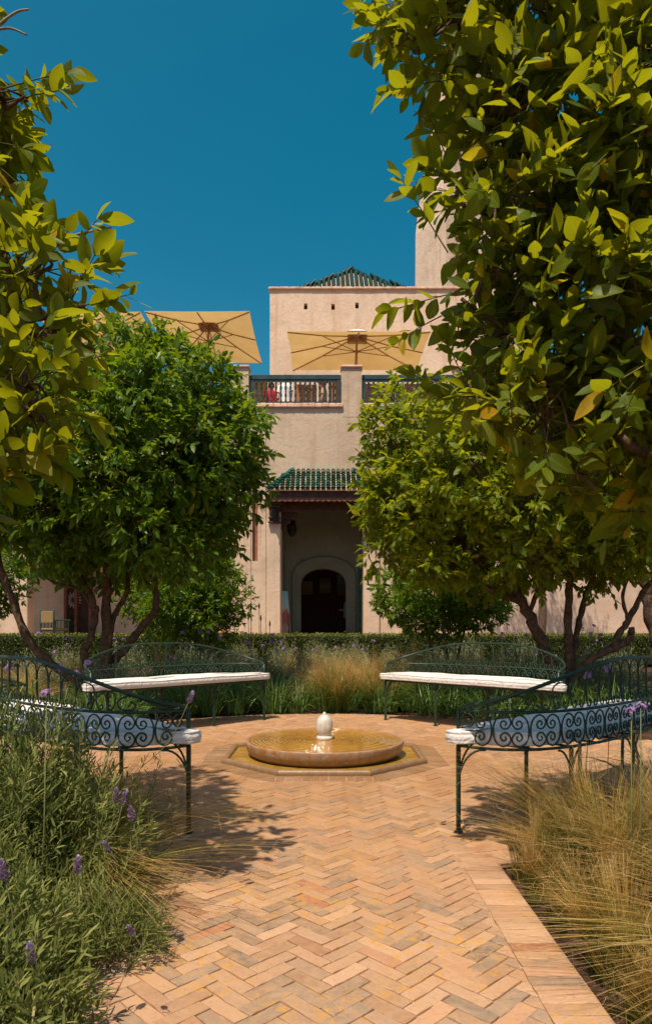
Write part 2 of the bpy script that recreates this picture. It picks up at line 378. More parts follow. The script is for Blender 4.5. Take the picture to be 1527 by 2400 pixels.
def basin_water():
    m = Mat('fountain_water'); p = m.pos()
    off = m.n('VectorMath', {'operation': 'SUBTRACT'}); off.inputs[1].default_value = (-0.012, 5.4, 0); m.l(p, off.inputs[0])
    wv = m.n('TexWave', {'wave_type': 'RINGS', 'rings_direction': 'Z'}, Scale=11.0, Distortion=2.2, Detail=2.0); wv.inputs['Detail Scale'].default_value = 1.4
    m.l(off.outputs[0], wv.inputs['Vector'])
    c = m.ramp(m.noise(6, 5, 0.6, dist=1.0), [(0.3, (0.42,0.18,0.025)), (0.7, (0.62,0.32,0.06))])
    c = m.mix(m.ramp(m.noise(17, 5, 0.65, dist=0.6), [(0.6, (0,0,0)), (0.74, (0.7,)*3)]), c, (0.66, 0.46, 0.22))
    nrm = m.bump(wv.outputs['Fac'], 0.8, 0.02); nrm = m.bump(m.noise(60, 3, 0.5, dist=0.5), 0.12, 0.004, nrm)
    return m.done(m.bsdf(c, 0.07, 0.55, 0, nrm, 0.3))
M['water'] = basin_water()

def pool_water():
    m = Mat('pool_water')
    c = m.ramp(m.noise(9, 4, 0.6, dist=1.0), [(0.3, (0.28,0.14,0.016)), (0.7, (0.44,0.25,0.04))])
    return m.done(m.bsdf(c, 0.06, 0.5, 0, m.bump(m.noise(26, 3, 0.5, dist=0.8), 0.3, 0.008)))
M['pool'] = pool_water()

def marble():
    m = Mat('egg_marble'); p = m.pos()
    c = m.ramp(m.noise(14, 5, 0.6, dist=0.6), [(0.35, (0.52,0.45,0.37)), (0.65, (0.72,0.67,0.60))])
    mp = m.n('Mapping', None, Scale=(40, 40, 3.0)); m.l(p, mp.inputs['Vector'])
    c = m.mix(m.ramp(m.noise(1.2, 4, 0.6, mp.outputs[0]), [(0.55, (0,0,0)), (0.72, (0.5,)*3)]), c, (0.36, 0.25, 0.15))
    return m.done(m.bsdf(c, 0.3, 0.5, 0, m.bump(m.noise(60, 4), 0.15, 0.004)))
M['egg'] = marble()

# ================================================================== SETTING: ground and paving
FX, FY = -0.012, 5.4                       # fountain centre
g = MB(); g.add([(-90,-30,-0.03),(90,-30,-0.03),(90,160,-0.03),(-90,160,-0.03)], [(0,1,2,3)])
ground = g.build('ground', M['soil']); tag(ground, kind='structure')

PW, BW = 0.575, 0.155                      # half width of herringbone in the path, width of the soldier course
R_IN, R_OUT = 2.43, 2.585                  # plaza circle
OCT = 0.76                                 # apothem of the basin kerb
SUR = 0.155
# joints: one pale mortar sheet under the pavers
mb = MB()
n = 72
mb.add([(FX + (R_OUT+0.004)*math.cos(2*math.pi*i/n), FY + (R_OUT+0.004)*math.sin(2*math.pi*i/n), -0.0042) for i in range(n)], [tuple(range(n))])
mb.add([(-PW-BW-.004,-1.2,-0.0075),(PW+BW+.004,-1.2,-0.0075),(PW+BW+.004,3.2,-0.0075),(-PW-BW-.004,3.2,-0.0075)], [(0,1,2,3)])
mb.add([(-9,FY-PW-BW,-0.0115),(9,FY-PW-BW,-0.0115),(9,FY+PW+BW,-0.0115),(-9,FY+PW+BW,-0.0115)], [(0,1,2,3)])
mb.add([(-PW-BW,-1.2,-0.0075),(PW+BW,-1.2,-0.0075),(PW+BW,-1.2,-0.2),(-PW-BW,-1.2,-0.2)], [(0,1,2,3)])
pavement = mb.build('pavement', M['mortar']); tag(pavement, kind='structure')

def clip(poly, nx, ny, c):
    """keep the part with nx*x+ny*y <= c"""
    out = []
    for i in range(len(poly)):
        a, b = poly[i], poly[(i+1) % len(poly)]
        da, db = nx*a[0]+ny*a[1]-c, nx*b[0]+ny*b[1]-c
        if da <= 0: out.append(a)
        if (da < 0) != (db < 0) and abs(da-db) > 1e-12:
            t = da/(da-db); out.append((a[0]+(b[0]-a[0])*t, a[1]+(b[1]-a[1])*t))
    return out
def area(p): return 0.5*abs(sum(p[i][0]*p[(i+1)%len(p)][1]-p[(i+1)%len(p)][0]*p[i][1] for i in range(len(p))))
def shrink(poly, g_):
    cx = sum(p[0] for p in poly)/len(poly); cy = sum(p[1] for p in poly)/len(poly)
    out = []
    n_ = len(poly)
    for i in range(n_):                    # offset every side inwards by g_, then intersect neighbours
        p0, p1, p2 = poly[i-1], poly[i], poly[(i+1) % n_]
        def off(a, b):
            dx, dy = b[0]-a[0], b[1]-a[1]; L = math.hypot(dx, dy) or 1e-9
            nx, ny = -dy/L, dx/L
            if nx*(cx-a[0])+ny*(cy-a[1]) < 0: nx, ny = -nx, -ny
            return (a[0]+nx*g_, a[1]+ny*g_, dx, dy)
        a = off(p0, p1); b = off(p1, p2); det = a[2]*b[3]-a[3]*b[2]
        if abs(det) < 1e-10: out.append((b[0], b[1])); continue
        t = ((b[0]-a[0])*b[3]-(b[1]-a[1])*b[2])/det
        q = (a[0]+a[2]*t, a[1]+a[3]*t)
        if math.hypot(q[0]-p1[0], q[1]-p1[1]) > 4*g_: q = (p1[0]+(cx-p1[0])*0.15, p1[1]+(cy-p1[1])*0.15)
        out.append(q)
    return out

tiles = []      # (polygon, wet)
TL, TW = 0.152, 0.0507
S2 = math.sqrt(0.5)
octn = [(math.sin(k*math.pi/4), math.cos(k*math.pi/4)) for k in range(8)]
def octd(x, y): return max(nx*(x-FX)+ny*(y-FY) for nx, ny in octn)
def region_clip(poly):
    cx = sum(p[0] for p in poly)/4; cy = sum(p[1] for p in poly)/4
    rx, ry = cx-FX, cy-FY; r = math.hypot(rx, ry)
    # outside the octagonal surround
    od = max(range(8), key=lambda k: octn[k][0]*rx+octn[k][1]*ry)
    nx, ny = octn[od]
    if octd(cx, cy) < OCT+SUR+0.12:
        poly = clip(poly, -nx, -ny, -(OCT+SUR+0.002 + nx*FX+ny*FY))
        if len(poly) < 3: return None
    inpath = abs(cx) < PW+0.12 and ry < 0 and r > R_IN-0.12
    incross = abs(ry) < PW+0.12 and abs(rx) > 1.0 and r > R_IN-0.12
    if inpath:
        if cy < -0.3: return None
        if cy < FY - math.sqrt(R_IN**2 - PW**2) - 0.02 or abs(cx) < PW - 0.10:
            poly = clip(poly, 1, 0, PW); poly = clip(poly, -1, 0, PW) if len(poly) > 2 else poly
            return poly if len(poly) > 2 else None
    if incross:
        if abs(rx) > 3.4: return None
        if abs(rx) > math.sqrt(R_IN**2 - PW**2) + 0.02 or abs(ry) < PW - 0.10:
            poly = clip(poly, 0, 1, FY+PW); poly = clip(poly, 0, -1, -(FY-PW)) if len(poly) > 2 else poly
            return poly if len(poly) > 2 else None
    if r > R_IN + 0.12: return None
    ux, uy = rx/r, ry/r
    poly = clip(poly, ux, uy, R_IN + ux*FX+uy*FY)
    return poly if len(poly) > 2 else None
N_ = 75
for t in range(-160, 160):
    for j in range(-30, 31):
        ox = t + 6*j; oy = t
        for (x0, y0, x1, y1) in ((ox, oy, ox+3, oy+1), (ox+3, oy-2, ox+4, oy+1)):
            P4 = []
            for (a, b) in ((x0,y0),(x1,y0),(x1,y1),(x0,y1)):
                a *= TW; b *= TW
                P4.append(((a-b)*S2 + 0.02, (a+b)*S2 + 4.0))
            cx = sum(p[0] for p in P4)/4; cy = sum(p[1] for p in P4)/4
            if not (-3.6 < cx < 3.6 and -0.5 < cy < 8.3): continue
            q = region_clip(P4)
            if q and area(q) > 0.0008: tiles.append((q, False))
# soldier courses: path borders, cross path borders, plaza rim, basin surround
yj = FY - math.sqrt(R_OUT**2 - (PW+BW)**2)
k = 0
y = -0.3
while y < yj + 0.10:
    for s in (-1, 1):
        a, b = sorted((s*PW, s*(PW+BW)))
        w_ = TW * (1 + 0.06*math.sin(k*1.7+s))
        tiles.append(([(a, y), (b, y), (b, y+w_), (a, y+w_)], False))
    y += w_; k += 1
for sx in (-1, 1):
    x = math.sqrt(R_OUT**2 - (PW+BW)**2) - 0.06
    while x < 3.4:
        for s in (-1, 1):
            a, b = sorted((FY+s*PW, FY+s*(PW+BW)))
            tiles.append(([(FX+sx*x, a), (FX+sx*(x+TW), a), (FX+sx*(x+TW), b), (FX+sx*x, b)], False))
        x += TW
nr = int(2*math.pi*2.5/TW)
for i in range(nr):
    a0, a1 = 2*math.pi*i/nr, 2*math.pi*(i+1)/nr; am = (a0+a1)/2
    mx, my = 2.5*math.cos(am), 2.5*math.sin(am)
    if (abs(mx) < PW+BW+0.004 and my < 0) or abs(my) < PW+BW+0.004: continue
    tiles.append(([(FX+r*math.cos(a), FY+r*math.sin(a)) for r, a in ((R_IN,a0),(R_OUT,a0),(R_OUT,a1),(R_IN,a1))], False))
for kk in range(8):
    nx, ny = octn[kk]; tx, ty = ny, -nx
    hl = (OCT+SUR)*math.tan(math.pi/8); m_ = int(2*hl/0.056)
    for i in range(m_):
        u0, u1 = -hl+2*hl*i/m_, -hl+2*hl*(i+1)/m_
        P4 = [(FX+nx*d+tx*u, FY+ny*d+ty*u) for d, u in ((OCT,u0),(OCT+SUR,u0),(OCT+SUR,u1),(OCT,u1))]
        for s in (-1, 1):                  # mitre at the corners
            ang = math.pi/8
            mx, my = -math.sin(ang)*nx + s*math.cos(ang)*tx, -math.sin(ang)*ny + s*math.cos(ang)*ty
            P4 = clip(P4, mx, my, mx*FX+my*FY)
            if len(P4) < 3: break
        if len(P4) > 2 and area(P4) > 0.0008: tiles.append((P4, True))

def paver(mb_, poly, z=0.0, jit=0.0028, fine=False):
    q = shrink(poly, 0.0014 + 0.0012*random.random())
    q = [(x + random.uniform(-jit, jit)*0.7, y + random.uniform(-jit, jit)*0.7) for x, y in q]
    if fine:                               # worn, slightly ragged edges
        e_ = []
        for i in range(len(q)):
            a, b = q[i], q[(i+1) % len(q)]; ln = math.hypot(b[0]-a[0], b[1]-a[1]); ns_ = max(1, int(ln/.022))
            for k_ in range(ns_):
                f_ = k_/ns_; j_ = random.gauss(0, .0009) if k_ else random.gauss(0, .0006)
                e_.append((a[0]+(b[0]-a[0])*f_+(-(b[1]-a[1])/ln)*j_, a[1]+(b[1]-a[1])*f_+((b[0]-a[0])/ln)*j_))
        q = e_
    c0_ = (sum(p[0] for p in q)/len(q), sum(p[1] for p in q)/len(q))
    q2 = [(p[0]+(c0_[0]-p[0])*min(.3, .0024/max(1e-4, math.hypot(c0_[0]-p[0], c0_[1]-p[1]))*1.3), p[1]+(c0_[1]-p[1])*min(.3, .0024/max(1e-4, math.hypot(c0_[0]-p[0], c0_[1]-p[1]))*1.3)) for p in q] if fine else shrink(q, 0.0022)
    n_ = len(q); cx = sum(p[0] for p in q)/n_; cy = sum(p[1] for p in q)/n_
    tx, ty, dz = random.uniform(-.018,.018), random.uniform(-.018,.018), random.uniform(-.0018,.0012)
    top = lambda p, o: (p[0], p[1], z + dz + tx*(p[0]-cx) + ty*(p[1]-cy) - o)
    vs_ = [(p[0], p[1], z-0.022) for p in q] + [top(p, 0.0019) for p in q] + [top(p, 0) for p in q2]
    fs = [(i, (i+1) % n_, n_+(i+1) % n_, n_+i) for i in range(n_)] + [(n_+i, n_+(i+1) % n_, 2*n_+(i+1) % n_, 2*n_+i) for i in range(n_)]
    fs.append(tuple(2*n_+i for i in range(n_)))
    mb_.cur = (random.random(), random.random(), random.random()); mb_.add(vs_, fs)

def vis_rank(item):
    q = item[0]; cx = sum(p[0] for p in q)/len(q); cy = sum(p[1] for p in q)/len(q)
    if cy < 0.9: return 0
    X = CX + cx/cy*F; Y = HY + F/cy
    if not (330 < X < 1460 and Y < 2420): return 0
    if X < 330 + max(0, (2400-Y))*0.1: return 0
    return area(q)/cy**3
order = sorted(range(len(tiles)), key=lambda i: -vis_rank(tiles[i]))
near = set(order[:300])
rest = MB(); wet = MB()
for i, (q, w_) in enumerate(tiles):
    if i in near:
        b = MB(); cx = sum(p[0] for p in q)/len(q); cy = sum(p[1] for p in q)/len(q)
        paver(b, [(x-cx, y-cy) for x, y in q], fine=True)
        b.build('paver', M['brick'], pavement, attr=True, loc=(cx, cy, 0))
    else:
        paver(wet if w_ else rest, q, fine=(sum(p[1] for p in q)/len(q) < 5.0))
tag(rest.build('pavers', M['brick'], pavement, attr=True), kind='stuff')
tag(wet.build('basin_surround_pavers', M['brick_wet'], pavement, attr=True), kind='stuff')
# side paths beyond the built pavers
far = MB()
for s in (-1, 1):
    far.add([(s*3.4,FY-PW-BW,-0.004),(s*9,FY-PW-BW,-0.004),(s*9,FY+PW+BW,-0.004),(s*3.4,FY+PW+BW,-0.004)], [(0,1,2,3)])
far.cur = (0.3, 0.5, 0.5)
tag(far.build('path', M['brick'], attr=True), kind='structure')

# ================================================================== BUILDING
D0 = 22.0; K = D0/F
bx = lambda px: (px - CX)*K
bz = lambda py: EYE + (HY - py)*K
FLOOR = 0.50                                # raised terrace in front of the building
t_ = MB(); t_.box(-16, 16, 18.7, 34, -0.02, FLOOR)
tag(t_.build('terrace_pavement', M['floor_stone']), kind='structure')

palace = empty('palace', (0, D0, FLOOR))
tag(palace, 'beige plastered garden palace with portico, roof terrace and green tiled eave', 'building')
def pw(name, mb_, m, parent=None, **k):
    """parts are written in world coordinates"""
    for i, v in enumerate(mb_.v): mb_.v[i] = (v[0], v[1]-D0, v[2]-FLOOR) if True else v
    return mb_.build(name, m, parent or palace, **k)
TER = bz(956)                               # terrace coping line
XL, XR = bx(571), 2*bx(757)-bx(571)         # pavilion
OL, OR_, OT = bx(658), bx(851), bz(1188)    # portico opening
slot = (bx(591), bx(604), bz(1315), bz(985))
w = MB()
# pavilion front wall, thickness 0.55, with the slot recess on the left (and its twin on the right)
y0, y1 = D0, D0+0.55
sl2 = (XL+XR-slot[1], XL+XR-slot[0], slot[2], slot[3])
w.box(XL, slot[0], y0, y1, FLOOR-.3, TER)
w.box(slot[0], slot[1], y0, y1, FLOOR-.3, slot[2]); w.box(slot[0], slot[1], y0, y1, slot[3], TER)
w.box(slot[1], OL, y0, y1, FLOOR-.3, TER)
w.box(OL, OR_, y0, y1, OT, TER)
w.box(OR_, sl2[0], y0, y1, FLOOR-.3, TER)
w.box(sl2[0], sl2[1], y0, y1, FLOOR-.3, sl2[2]); w.box(sl2[0], sl2[1], y0, y1, sl2[3], TER)
w.box(sl2[1], XR, y0, y1, FLOOR-.3, TER)
pw('pavilion_wall', w, M['plaster'])
for sl in (slot, sl2):
    s_ = MB(); s_.box(sl[0]-.05, sl[1]+.05, y0+0.16, y0+0.2, sl[2]-.05, sl[3]+.05); pw('slot_recess', s_, M['plaster_red'])
# raised flat bands each side of the slot (drawn as thin proud strips)
for a, b in ((bx(606.5), bx(623)), (bx(573), bx(588))):
    s_ = MB(); s_.cbox(a, b, y0-0.03, y0+0.02, FLOOR-.1, bz(981), 0.008); pw('pilaster_strip', s_, M['plaster'])
# pillars of the portico, proud of the wall
for a, b in ((bx(624.5), bx(657)), (bx(852), bx(888))):
    s_ = MB(); s_.cbox(a, b, y0-0.10, y0+0.42, FLOOR-.1, bz(1228), 0.015); pw('pillar', s_, M['plaster'])
# wings
yw = D0+0.35
w = MB(); w.box(XR+.002, 15, yw, yw+.5, FLOOR-.3, TER); pw('wing_wall', w, M['plaster_pink'])
w = MB(); w.box(bx(525), XL-.002, yw, yw+.5, FLOOR-.3, TER); w.box(-15, bx(525)-.002, yw, yw+.5, 4.6, TER); pw('wing_wall', w, M['plaster'])
for a, b in ((bx(-12), bx(54)), (bx(-330), bx(-260))):
    w = MB(); w.cbox(a, b, yw-0.01, yw+.52, FLOOR-.1, 4.598, 0.02); pw('pillar', w, M['plaster'])
w = MB(); w.box(-15, bx(525)+.3, 25.6, 25.9, FLOOR-.2, 7.6); pw('loggia_wall', w, M['plaster'])
w = MB(); w.box(-15, bx(525), yw+.502, 25.6, 7.3, 7.6); w.box(bx(525)-.0, bx(525)+.3, yw+.5, 25.6, FLOOR-.2, 7.3); pw('loggia_ceiling', w, M['plaster'])
# little shuttered window on the right wing
w = MB(); w.cbox(bx(872), bx(897), yw-.06, yw+.02, bz(1392), bz(1345), .01); wi = pw('window', w, M['red_wood'])
for i in range(5):
    s_ = MB(); z_ = bz(1390)+i*0.125; s_.box(bx(875), bx(894), yw-.075, yw-.062, z_, z_+.09); pw('slat', s_, M['red_wood'], wi)
    # the slat's parent has no offset of its own
# terrace floor, copings, posts, railings
w = MB(); w.box(-15, 15, D0+.56, 33, TER-.35, TER-.12); pw('terrace_floor', w, M['floor_stone'])
PH = bz(862)
posts = [(bx(533), bx(583)), (bx(800), bx(847)), (bx(1065), bx(1112)), (bx(268), bx(318)), (bx(5), bx(55))]
for a, b in posts:
    w = MB(); w.cbox(a, b, D0-.006, D0+.45, TER-0.30, PH, .012); pw('terrace_post', w, M['plaster'])
    w = MB(); w.cbox(a-.03, b+.03, D0-.07, D0+.48, PH+.002, PH+.075, .02); pw('post_cap', w, M['coping'])
def baluster_mesh(h):
    prof = [(.030,0),(.030,.08),(.022,.10),(.030,.14),(.018,.17),(.036,.30),(.026,.42),(.018,.47),(.030,.50),(.018,.53),(.026,.60),(.036,.72),(.018,.84),(.030,.87),(.022,.90),(.030,.92),(.030,1.0)]
    b = MB(); b.lathe([(r*1.15, z*h) for r, z in prof], 8); return b.mesh('baluster', True)
RT, RB = bz(875), bz(951)
bal_me = baluster_mesh((RT-.21)-(RB+.18)); bal_me.materials.append(M['green_wood'])
def railing(a, b, nb):
    yr = D0+0.16
    r_ = MB(); r_.cbox(a, b, yr-.06, yr+.06, RT-.16, RT, .02); top = pw('railing', r_, M['green_wood'])
    r_ = MB(); r_.cbox(a, b, yr-.05, yr+.05, RB, RB+.14, .02); pw('bottom_rail', r_, M['green_wood'], top)
    r_ = MB(); r_.box(a+.122, b-.122, yr-.035, yr+.035, RT-.21, RT-.162); pw('inner_rail', r_, M['green_wood'], top)
    r_ = MB(); r_.box(a+.122, b-.122, yr-.035, yr+.035, RB+.142, RB+.18); pw('inner_rail', r_, M['green_wood'], top)
    for s0, s1 in ((a+.002, a+.12), (b-.12, b-.002)):
        r_ = MB(); r_.box(s0, s1, yr-.045, yr+.045, RB+.142, RT-.162); pw('stile', r_, M['green_wood'], top)
    for i in range(nb):
        o = link('baluster', bal_me, None, top); o.location = (a+.14+(b-a-.28)*(i+.5)/nb, yr-D0, RB+.18-FLOOR)
railing(bx(584), bx(799), 17); railing(bx(848), bx(1064), 17); railing(bx(319), bx(532), 17); railing(bx(56), bx(267), 17)
for a, b in ((bx(577), bx(803)), (bx(844), bx(1068)), (bx(314), bx(537)), (bx(50), bx(272))):
    w = MB()
    nseg = 14
    for i in range(nseg):                   # slightly uneven coping course
        x0, x1 = a+(b-a)*i/nseg, a+(b-a)*(i+1)/nseg
        w.cbox(x0, x1, D0-.085-.012*random.random(), D0+.40, TER+.002+.006*random.random(), TER+.125+.012*random.random(), .018)
    pw('coping', w, M['coping'])
# ---- portico roof
EZ, EY, TZ, TY = 5.19, 21.12, 5.97, D0-.02
ex0, ex1 = (627-CX)/F*EY, XL+XR-(627-CX)/F*EY
tx0, tx1 = (686-CX)/F*TY, XL+XR-(686-CX)/F*TY
r_ = MB()
r_.add([(ex0,EY,EZ),(ex1,EY,EZ),(tx1,TY,TZ),(tx0,TY,TZ),(ex0,TY,EZ),(ex1,TY,EZ)], [(0,1,2,3),(0,3,4),(1,5,2),(0,4,5,1),(4,3,2,5)])
roof = pw('portico_roof', r_, M['coping'])
def tile_mesh(L, r):
    b = MB(); m_ = 7; rings = []
    for (u, k) in ((0, 1.0), (L*1.15, 0.76)):
        rings.append([(r*k*math.cos(math.pi*j/(m_-1)), u, r*k*math.sin(math.pi*j/(m_-1))*1.0) for j in range(m_)] +
                     [(r*k*.78*math.cos(math.pi*j/(m_-1)), u, r*k*.78*math.sin(math.pi*j/(m_-1))) for j in range(m_-1, -1, -1)])
    b.loft(rings, True); me = b.mesh('roof_tile'); me.polygons.foreach_set('use_smooth', np.ones(len(me.polygons), bool)); me.set_sharp_from_angle(angle=R(40))
    me.materials.append(M['glazed']); return me
rows = 8; slant = math.hypot(TY-EY, TZ-EZ); tl = slant/rows; pitch = 0.1575
tm = tile_mesh(tl, pitch*0.485); ang = math.atan2(TZ-EZ, TY-EY)
ncol = int((ex1-ex0)/pitch)
for c in range(ncol):
    x = (ex0+ex1)/2 + (c-(ncol-1)/2)*pitch
    for r in range(rows):
        f = r/rows
        if not (ex0+(tx0-ex0)*f - .03 < x < ex1+(tx1-ex1)*f + .03): continue
        o = link('roof_tile', tm, None, roof)
        o.location = (x+random.uniform(-.006,.006), EY+(TY-EY)*f-D0-.03, EZ+(TZ-EZ)*f-FLOOR+.045)
        o.rotation_euler = (ang-.19+random.uniform(-.02,.02), 0, random.uniform(-.03,.03))
# hip slopes
hl_, hr_ = math.hypot(tx0-ex0, TZ-EZ), 0
for s, e_, t__ in ((-1, ex0, tx0), (1, ex1, tx1)):
    ah = math.atan2(TZ-EZ, abs(t__-e_)); rws = 7; tm2 = tm
    for c in range(5):
        y = TY - .06 - c*pitch
        for r in range(rws):
            f = r/rws
            if y < EY + (TY-EY)*f + 0.02: continue
            o = link('roof_tile', tm2, None, roof)
            o.rotation_euler = (Matrix.Rotation(s*math.pi/2, 3, 'Z') @ Matrix.Rotation(ah+.05, 3, 'X')).to_euler()
            o.location = (e_+(t__-e_)*f - D0*0, y-D0, EZ+(TZ-EZ)*f-FLOOR+.02)
# hip ridges: one line of tiles laid along each hip
for s, e_, t__ in ((-1, ex0, tx0), (1, ex1, tx1)):
    a = Vector((e_, EY, EZ)); b = Vector((t__, TY, TZ)); dvec = (b-a)
    q = dvec.to_track_quat('Y', 'Z')
    for r in range(10):
        o = link('roof_tile', tm, None, roof); p = a + dvec*(r/10)
        o.location = (p.x, p.y-D0, p.z-FLOOR+.055); o.rotation_euler = q.to_euler()
# eave beam, scalloped fascia
ey = EY+.10
w = MB(); w.cbox(ex0+.10, ex1-.10, ey, ey+.16, bz(1172)-.06, EZ-.012, .01)
w.cbox(ex0+.10, ex0+.26, ey+.162, D0-.01, bz(1172)-.06, EZ-.012, .01); w.cbox(ex1-.26, ex1-.10, ey+.162, D0-.01, bz(1172)-.06, EZ-.012, .01)
beam = pw('eave_beam', w, M['dark_wood'])
ns = 19; a, b = ex0+.10, ex1-.10; zt = bz(1172)-.062
for i in range(ns):
    x0 = a+(b-a)*i/ns; wd = (b-a)/ns; poly = [(x0+.002, zt), (x0+wd-.002, zt)]
    for j in range(7):
        th = math.pi*j/6; poly.append((x0+wd/2+wd*.48*math.cos(th), zt-.07-.055*math.sin(th)))
    s_ = MB(); nn = len(poly)
    s_.add([(x, ey+.01, z) for x, z in poly]+[(x, ey+.06, z) for x, z in poly], [tuple(range(nn))[::-1], tuple(range(nn, 2*nn))]+[(i_, (i_+1)%nn, nn+(i_+1)%nn, nn+i_) for i_ in range(nn)])
    pw('scallop', s_, M['red_wood'], beam)
w = MB(); w.cbox(OL-.28, OR_+.28, D0-.16, D0-.002, OT-.16, bz(1172)-.07, .01); pw('lintel', w, M['dark_wood'])
# brackets: stepped carved wooden capitals on the pillars
for a, b in ((bx(633), bx(655)), (bx(853), bx(876))):
    w = MB(); zz = bz(1228)
    for i, (dz, ov) in enumerate(((.05,.05),(.09,.01),(.05,.035),(.22,-.015),(.06,.02),(.10,.05),(.12,.09))):
        w.cbox(a-ov, b+ov, D0-.20-ov-.02*i, D0-.102 if i < 3 else D0-.104, zz, zz+dz-.002, .008); zz += dz
    br = pw('bracket', w, M['dark_wood'])
    s_ = MB(); s_.loft([[( (a+b)/2 + .11*math.cos(t2)*k2, D0-.345-.0*k2, bz(1205)+.16*math.sin(t2)*k2) for t2 in np.linspace(0, 2*math.pi, 12, endpoint=False)] for k2 in (1.0,)]+
                      [[( (a+b)/2 + .08*math.cos(t2), D0-.37, bz(1205)+.13*math.sin(t2)) for t2 in np.linspace(0, 2*math.pi, 12, endpoint=False)]], True)
    pw('carved_niche', s_, M['black'], br)
for s, xx in ((1, OL), (-1, OR_)):          # brackets inside the opening
    w = MB(); zz = OT - .161
    for i, (dz, ln) in enumerate(((.12,.50),(.10,.44),(.12,.30),(.10,.18),(.10,.10))):
        a, b = sorted((xx+s*.004, xx+s*ln)); w.cbox(a, b, D0+.05, D0+.30, zz-dz, zz-.002, .008); zz -= dz
    pw('bracket', w, M['dark_wood'])
# ---- inside of the portico: side walls, ceiling, back wall with arched doorway, dark room behind
YB = 25.0; kb = YB/F
cx_, cz_ = lambda px: (px-CX)*kb, lambda py: EYE+(HY-py)*kb
AL, AR, AS, AT = cx_(705), cx_(810), cz_(1372), cz_(1333)
w = MB()
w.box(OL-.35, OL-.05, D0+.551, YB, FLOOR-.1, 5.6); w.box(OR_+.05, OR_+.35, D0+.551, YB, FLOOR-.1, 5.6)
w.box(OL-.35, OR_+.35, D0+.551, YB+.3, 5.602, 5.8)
pw('portico_side_wall', w, M['plaster_inside_shaded'])
w = MB(); ac = (AL+AR)/2; ah = (AR-AL)/2
def archz(x): return AS + (AT-AS)*math.sqrt(max(0, 1-((x-ac)/ah)**2))**0.9
xs = [ac - ah*math.cos(math.pi*i/20) for i in range(21)]
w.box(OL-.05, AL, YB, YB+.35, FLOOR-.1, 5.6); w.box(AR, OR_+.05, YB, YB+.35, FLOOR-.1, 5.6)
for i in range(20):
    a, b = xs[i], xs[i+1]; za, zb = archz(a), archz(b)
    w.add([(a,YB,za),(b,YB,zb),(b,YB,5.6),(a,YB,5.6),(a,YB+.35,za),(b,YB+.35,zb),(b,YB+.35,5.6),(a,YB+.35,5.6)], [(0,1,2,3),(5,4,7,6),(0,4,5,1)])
pw('portico_back_wall', w, M['plaster_inside_shaded'])
# raised arch band
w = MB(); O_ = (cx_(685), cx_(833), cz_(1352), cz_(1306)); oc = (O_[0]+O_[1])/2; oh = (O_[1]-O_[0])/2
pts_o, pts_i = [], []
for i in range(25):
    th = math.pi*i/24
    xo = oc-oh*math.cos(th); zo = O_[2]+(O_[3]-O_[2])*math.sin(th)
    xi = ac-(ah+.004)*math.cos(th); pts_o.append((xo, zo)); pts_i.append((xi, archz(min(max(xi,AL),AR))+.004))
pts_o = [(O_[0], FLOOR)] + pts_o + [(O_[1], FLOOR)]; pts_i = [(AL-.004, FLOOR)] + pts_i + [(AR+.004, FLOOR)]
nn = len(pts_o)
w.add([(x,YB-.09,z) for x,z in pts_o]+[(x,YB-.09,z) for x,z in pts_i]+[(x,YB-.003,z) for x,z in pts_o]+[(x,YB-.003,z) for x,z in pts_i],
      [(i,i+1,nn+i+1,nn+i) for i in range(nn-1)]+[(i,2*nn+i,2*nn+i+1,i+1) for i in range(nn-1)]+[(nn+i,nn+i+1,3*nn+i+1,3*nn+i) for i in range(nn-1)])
pw('arch_band', w, M['plaster_inside_shaded'])
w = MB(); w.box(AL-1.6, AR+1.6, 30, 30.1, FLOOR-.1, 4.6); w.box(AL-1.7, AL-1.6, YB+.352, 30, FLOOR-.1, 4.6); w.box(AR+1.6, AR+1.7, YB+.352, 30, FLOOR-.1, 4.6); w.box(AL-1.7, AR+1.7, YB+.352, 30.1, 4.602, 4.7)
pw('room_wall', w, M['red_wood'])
# panelled green door leaf folded against the right jamb
w = MB(); w.box(cx_(836), cx_(853), YB-.9, YB-.85, FLOOR+.01, cz_(1325)); dl = pw('door_leaf', w, M['green_wood'])
for i in range(7):
    s_ = MB(); z_ = FLOOR+.12+i*.32; s_.cbox(cx_(838), cx_(851), YB-.93, YB-.902, z_, z_+.25, .01); pw('door_panel', s_, M['green_chair'], dl)
# left loggia: carved door between reddish posts
w = MB(); w.box(bx(66), bx(128), 25.45, 25.55, FLOOR, 4.4); cd = pw('carved_door', w, M['dark_wood'])
for px in (64, 92, 130):
    s_ = MB(); s_.cbox(bx(px)-.05, bx(px)+.05, 25.2, 25.42, FLOOR, 4.5, .01); pw('door_post', s_, M['red_wood'], cd)
s_ = MB()
for k2 in range(16):
    th = 2*math.pi*k2/16; c2, s2 = math.cos(th), math.sin(th); X0, Z0 = bx(80), 2.0
    s_.add([(X0+.06*c2, 25.43, Z0+.06*s2), (X0+.2*math.cos(th+.12), 25.43, Z0+.2*math.sin(th+.12)), (X0+.33*c2, 25.43, Z0+.33*s2), (X0+.2*math.cos(th-.12), 25.43, Z0+.2*math.sin(th-.12))], [(0,1,2,3)])
pw('carved_rosette', s_, M['plaster'], cd)

